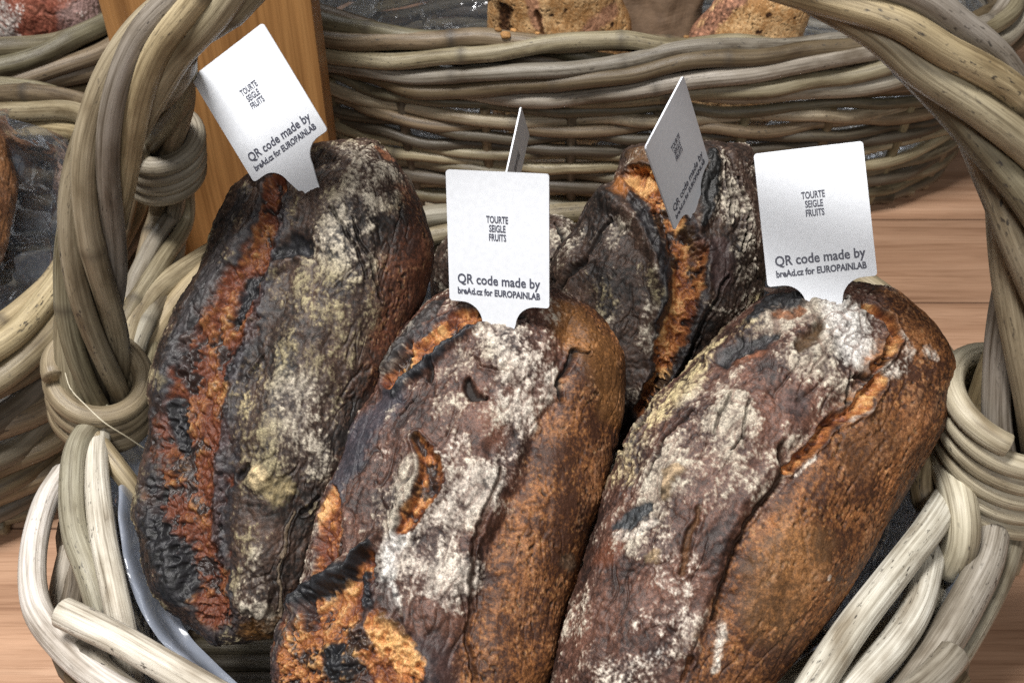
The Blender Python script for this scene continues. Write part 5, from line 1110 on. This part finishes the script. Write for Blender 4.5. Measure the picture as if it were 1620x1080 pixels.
# paper bag in the back basket
def paper_bag():
    V = []
    nu_, nv = 70, 50
    O = np.array([0.128, 0.545, 0.085])
    for j in range(nv):
        f = j / (nv - 1)
        for i in range(nu_):
            t = 2 * math.pi * i / nu_
            V.append((0.052 * math.cos(t) * (1 - .25 * f), 0.026 * math.sin(t) * (1 - .8 * f), 0.19 * f))
    V = np.array(V)
    d = np.stack([pn(V, .05, 1), pn(V, .05, 2), pn(V, .05, 3)], 1) * .012 + np.stack([pn(V, .018, 4), pn(V, .018, 5), pn(V, .018, 6)], 1) * .005
    V = V + d + O
    idx = np.arange(nu_ * nv).reshape(nv, nu_)
    Q = np.stack([idx[:-1], np.roll(idx, -1, 1)[:-1], np.roll(idx, -1, 1)[1:], idx[1:]], -1).reshape(-1, 4)
    o = mesh_obj("paper_bag", V, Q, PAPER, smooth=False)
    tag(o, "crumpled brown paper between the two pale loaves in the back basket", "paper bag")


paper_bag()


# ------------------------------------------------------------------ tags
def text_mesh(body, size, xs, bold):
    cu = bpy.data.curves.new("lettering", 'FONT')
    cu.body = body
    cu.size = size
    cu.align_x = 'CENTER'
    cu.space_line = 0.92
    cu.offset = bold * 1.3
    cu.extrude = 0.0
    cu.resolution_u = 3
    o = bpy.data.objects.new("lettering", cu)
    COL.objects.link(o)
    dg = bpy.context.evaluated_depsgraph_get()
    dg.update()
    me = bpy.data.meshes.new_from_object(o.evaluated_get(dg))
    bpy.data.objects.remove(o)
    bpy.data.curves.remove(cu)
    for v in me.vertices:
        v.co.x *= xs
    return me


TW, TH = 0.057, 0.0715  # drawn at this size, scaled by each tag's root
M_NAME = text_mesh("TOURTE\nSEIGLE\nFRUITS", 0.0052, 0.80, 0.00010)
M_BIG = text_mesh("QR code made by", 0.0074, 0.80, 0.00012)
M_SMALL = text_mesh("breAd.cz for EUROPAINLAB", 0.0050, 0.74, 0.00014)
for me_ in (M_NAME, M_BIG, M_SMALL):
    me_.materials.clear(); me_.materials.append(INK)


def fit(me, width):
    xs = [v.co.x for v in me.vertices]
    k = width / (max(xs) - min(xs))
    for v in me.vertices:
        v.co.x *= k


fit(M_NAME, 0.0122); fit(M_BIG, 0.0470); fit(M_SMALL, 0.0470)


def tag_outline():
    """plate with round corners and a spike that runs into the bread"""
    pts = []
    r = 0.0018

    def arc(cx, cy, a0, a1, rad, n=6):
        for k in range(n + 1):
            a = math.radians(a0 + (a1 - a0) * k / n)
            pts.append((cx + rad * math.cos(a), cy + rad * math.sin(a)))
    w, h = TW / 2, TH
    arc(w - r, h - r, 0, 90, r)
    arc(-w + r, h - r, 90, 180, r)
    arc(-w + r, r, 180, 270, r)
    # concave shoulders down to the neck
    R = 0.0115
    arc(-w + 0.0075, -R, 90, 5, R, 10)
    pts.append((-0.0065, -0.020)); pts.append((0.0, -0.052)); pts.append((0.0065, -0.020))
    arc(w - 0.0075, -R, 175, 90, R, 10)
    arc(w - r, r, 270, 360, r)
    return pts


def make_tag(O, X, Y, label, i, sc_):
    X, Y = Vector(X).normalized(), Vector(Y).normalized()
    Z = X.cross(Y).normalized()
    Y = Z.cross(X)
    mw = Matrix((X, Y, Z)).transposed().to_4x4()
    mw.translation = Vector(O)
    root = empty("bread_tag", O)
    root.matrix_world = mw
    root.scale = (sc_, sc_, sc_)
    tag(root, label, "tag", "white printed tags stuck in the loaves")
    import bmesh
    bm = bmesh.new()
    pts = tag_outline()
    f = bm.faces.new([bm.verts.new((x, y, 0)) for x, y in pts])
    r_ = bmesh.ops.extrude_face_region(bm, geom=[f])
    for v in r_['geom']:
        if isinstance(v, bmesh.types.BMVert):
            v.co.z -= 0.0011
    bmesh.ops.recalc_face_normals(bm, faces=bm.faces[:])
    me = bpy.data.meshes.new("plate")
    bm.to_mesh(me); bm.free()
    me.materials.append(CARD)
    pl = bpy.data.objects.new("plate", me)
    COL.objects.link(pl); pl.parent = root
    for m_, y in ((M_NAME, 0.0445), (M_BIG, 0.0105), (M_SMALL, 0.0045)):
        t = bpy.data.objects.new("lettering", m_)
        COL.objects.link(t); t.parent = root
        t.location = (0, y, 0.00025)


for i, (O, X, Y, sc_, label) in enumerate(TAGS):
    make_tag(O, X, Y, label, i, sc_)

# ------------------------------------------------------------------ crumbs lying on the rim of the back basket
bpy.context.view_layer.update()
_dg = bpy.context.evaluated_depsgraph_get()
for k, (x, y, s_) in enumerate(CRUMBS):
    hit, loc, nrm, _i, ob, _m = scene.ray_cast(_dg, Vector((x, y, 0.24)), Vector((0, 0, -1)))
    if not hit or loc.z < 0.14:
        continue
    th_, ph_ = np.meshgrid(np.linspace(0.15, 2.99, 9), np.linspace(0, 2 * np.pi, 14, endpoint=False), indexing='ij')
    V_ = np.stack([np.sin(th_) * np.cos(ph_) * 1.3, np.sin(th_) * np.sin(ph_), np.cos(th_) * .8], -1).reshape(-1, 3)
    V_ = V_ * (1 + 0.5 * pn(V_ + k * 5.1, 0.8, k))[:, None] * s_
    id_ = np.arange(9 * 14).reshape(9, 14)
    Q_ = np.stack([id_[:-1], id_[1:], np.roll(id_, -1, 1)[1:], np.roll(id_, -1, 1)[:-1]], -1).reshape(-1, 4)
    o = mesh_obj("bread_crumb", V_, Q_, CRUST, None, [(id_[0, 0], id_[0, a], id_[0, a + 1]) for a in range(1, 13)] + [(id_[8, 0], id_[8, a + 1], id_[8, a]) for a in range(1, 13)], smooth=False)
    o.location = loc + Vector((0, 0, s_ * 0.55))
    attr_color(o, "crust", np.broadcast_to(np.array([.45, .24, .09]) * (0.6 + 0.25 * (k % 3)), (len(V_), 3)))
    attr_float(o, "gloss", np.full(len(V_), .3))
    tag(o, "small orange crumb lying on the rim of the back basket", "crumb", "crumbs on the basket rim")

# ------------------------------------------------------------------ loose thread on the left binding
th = Canes(5)
th.add(catmull(THREAD, 60), 0.00035, 'cream', step=0.003, m=6, nodes=False)
th.build('thread', fb)
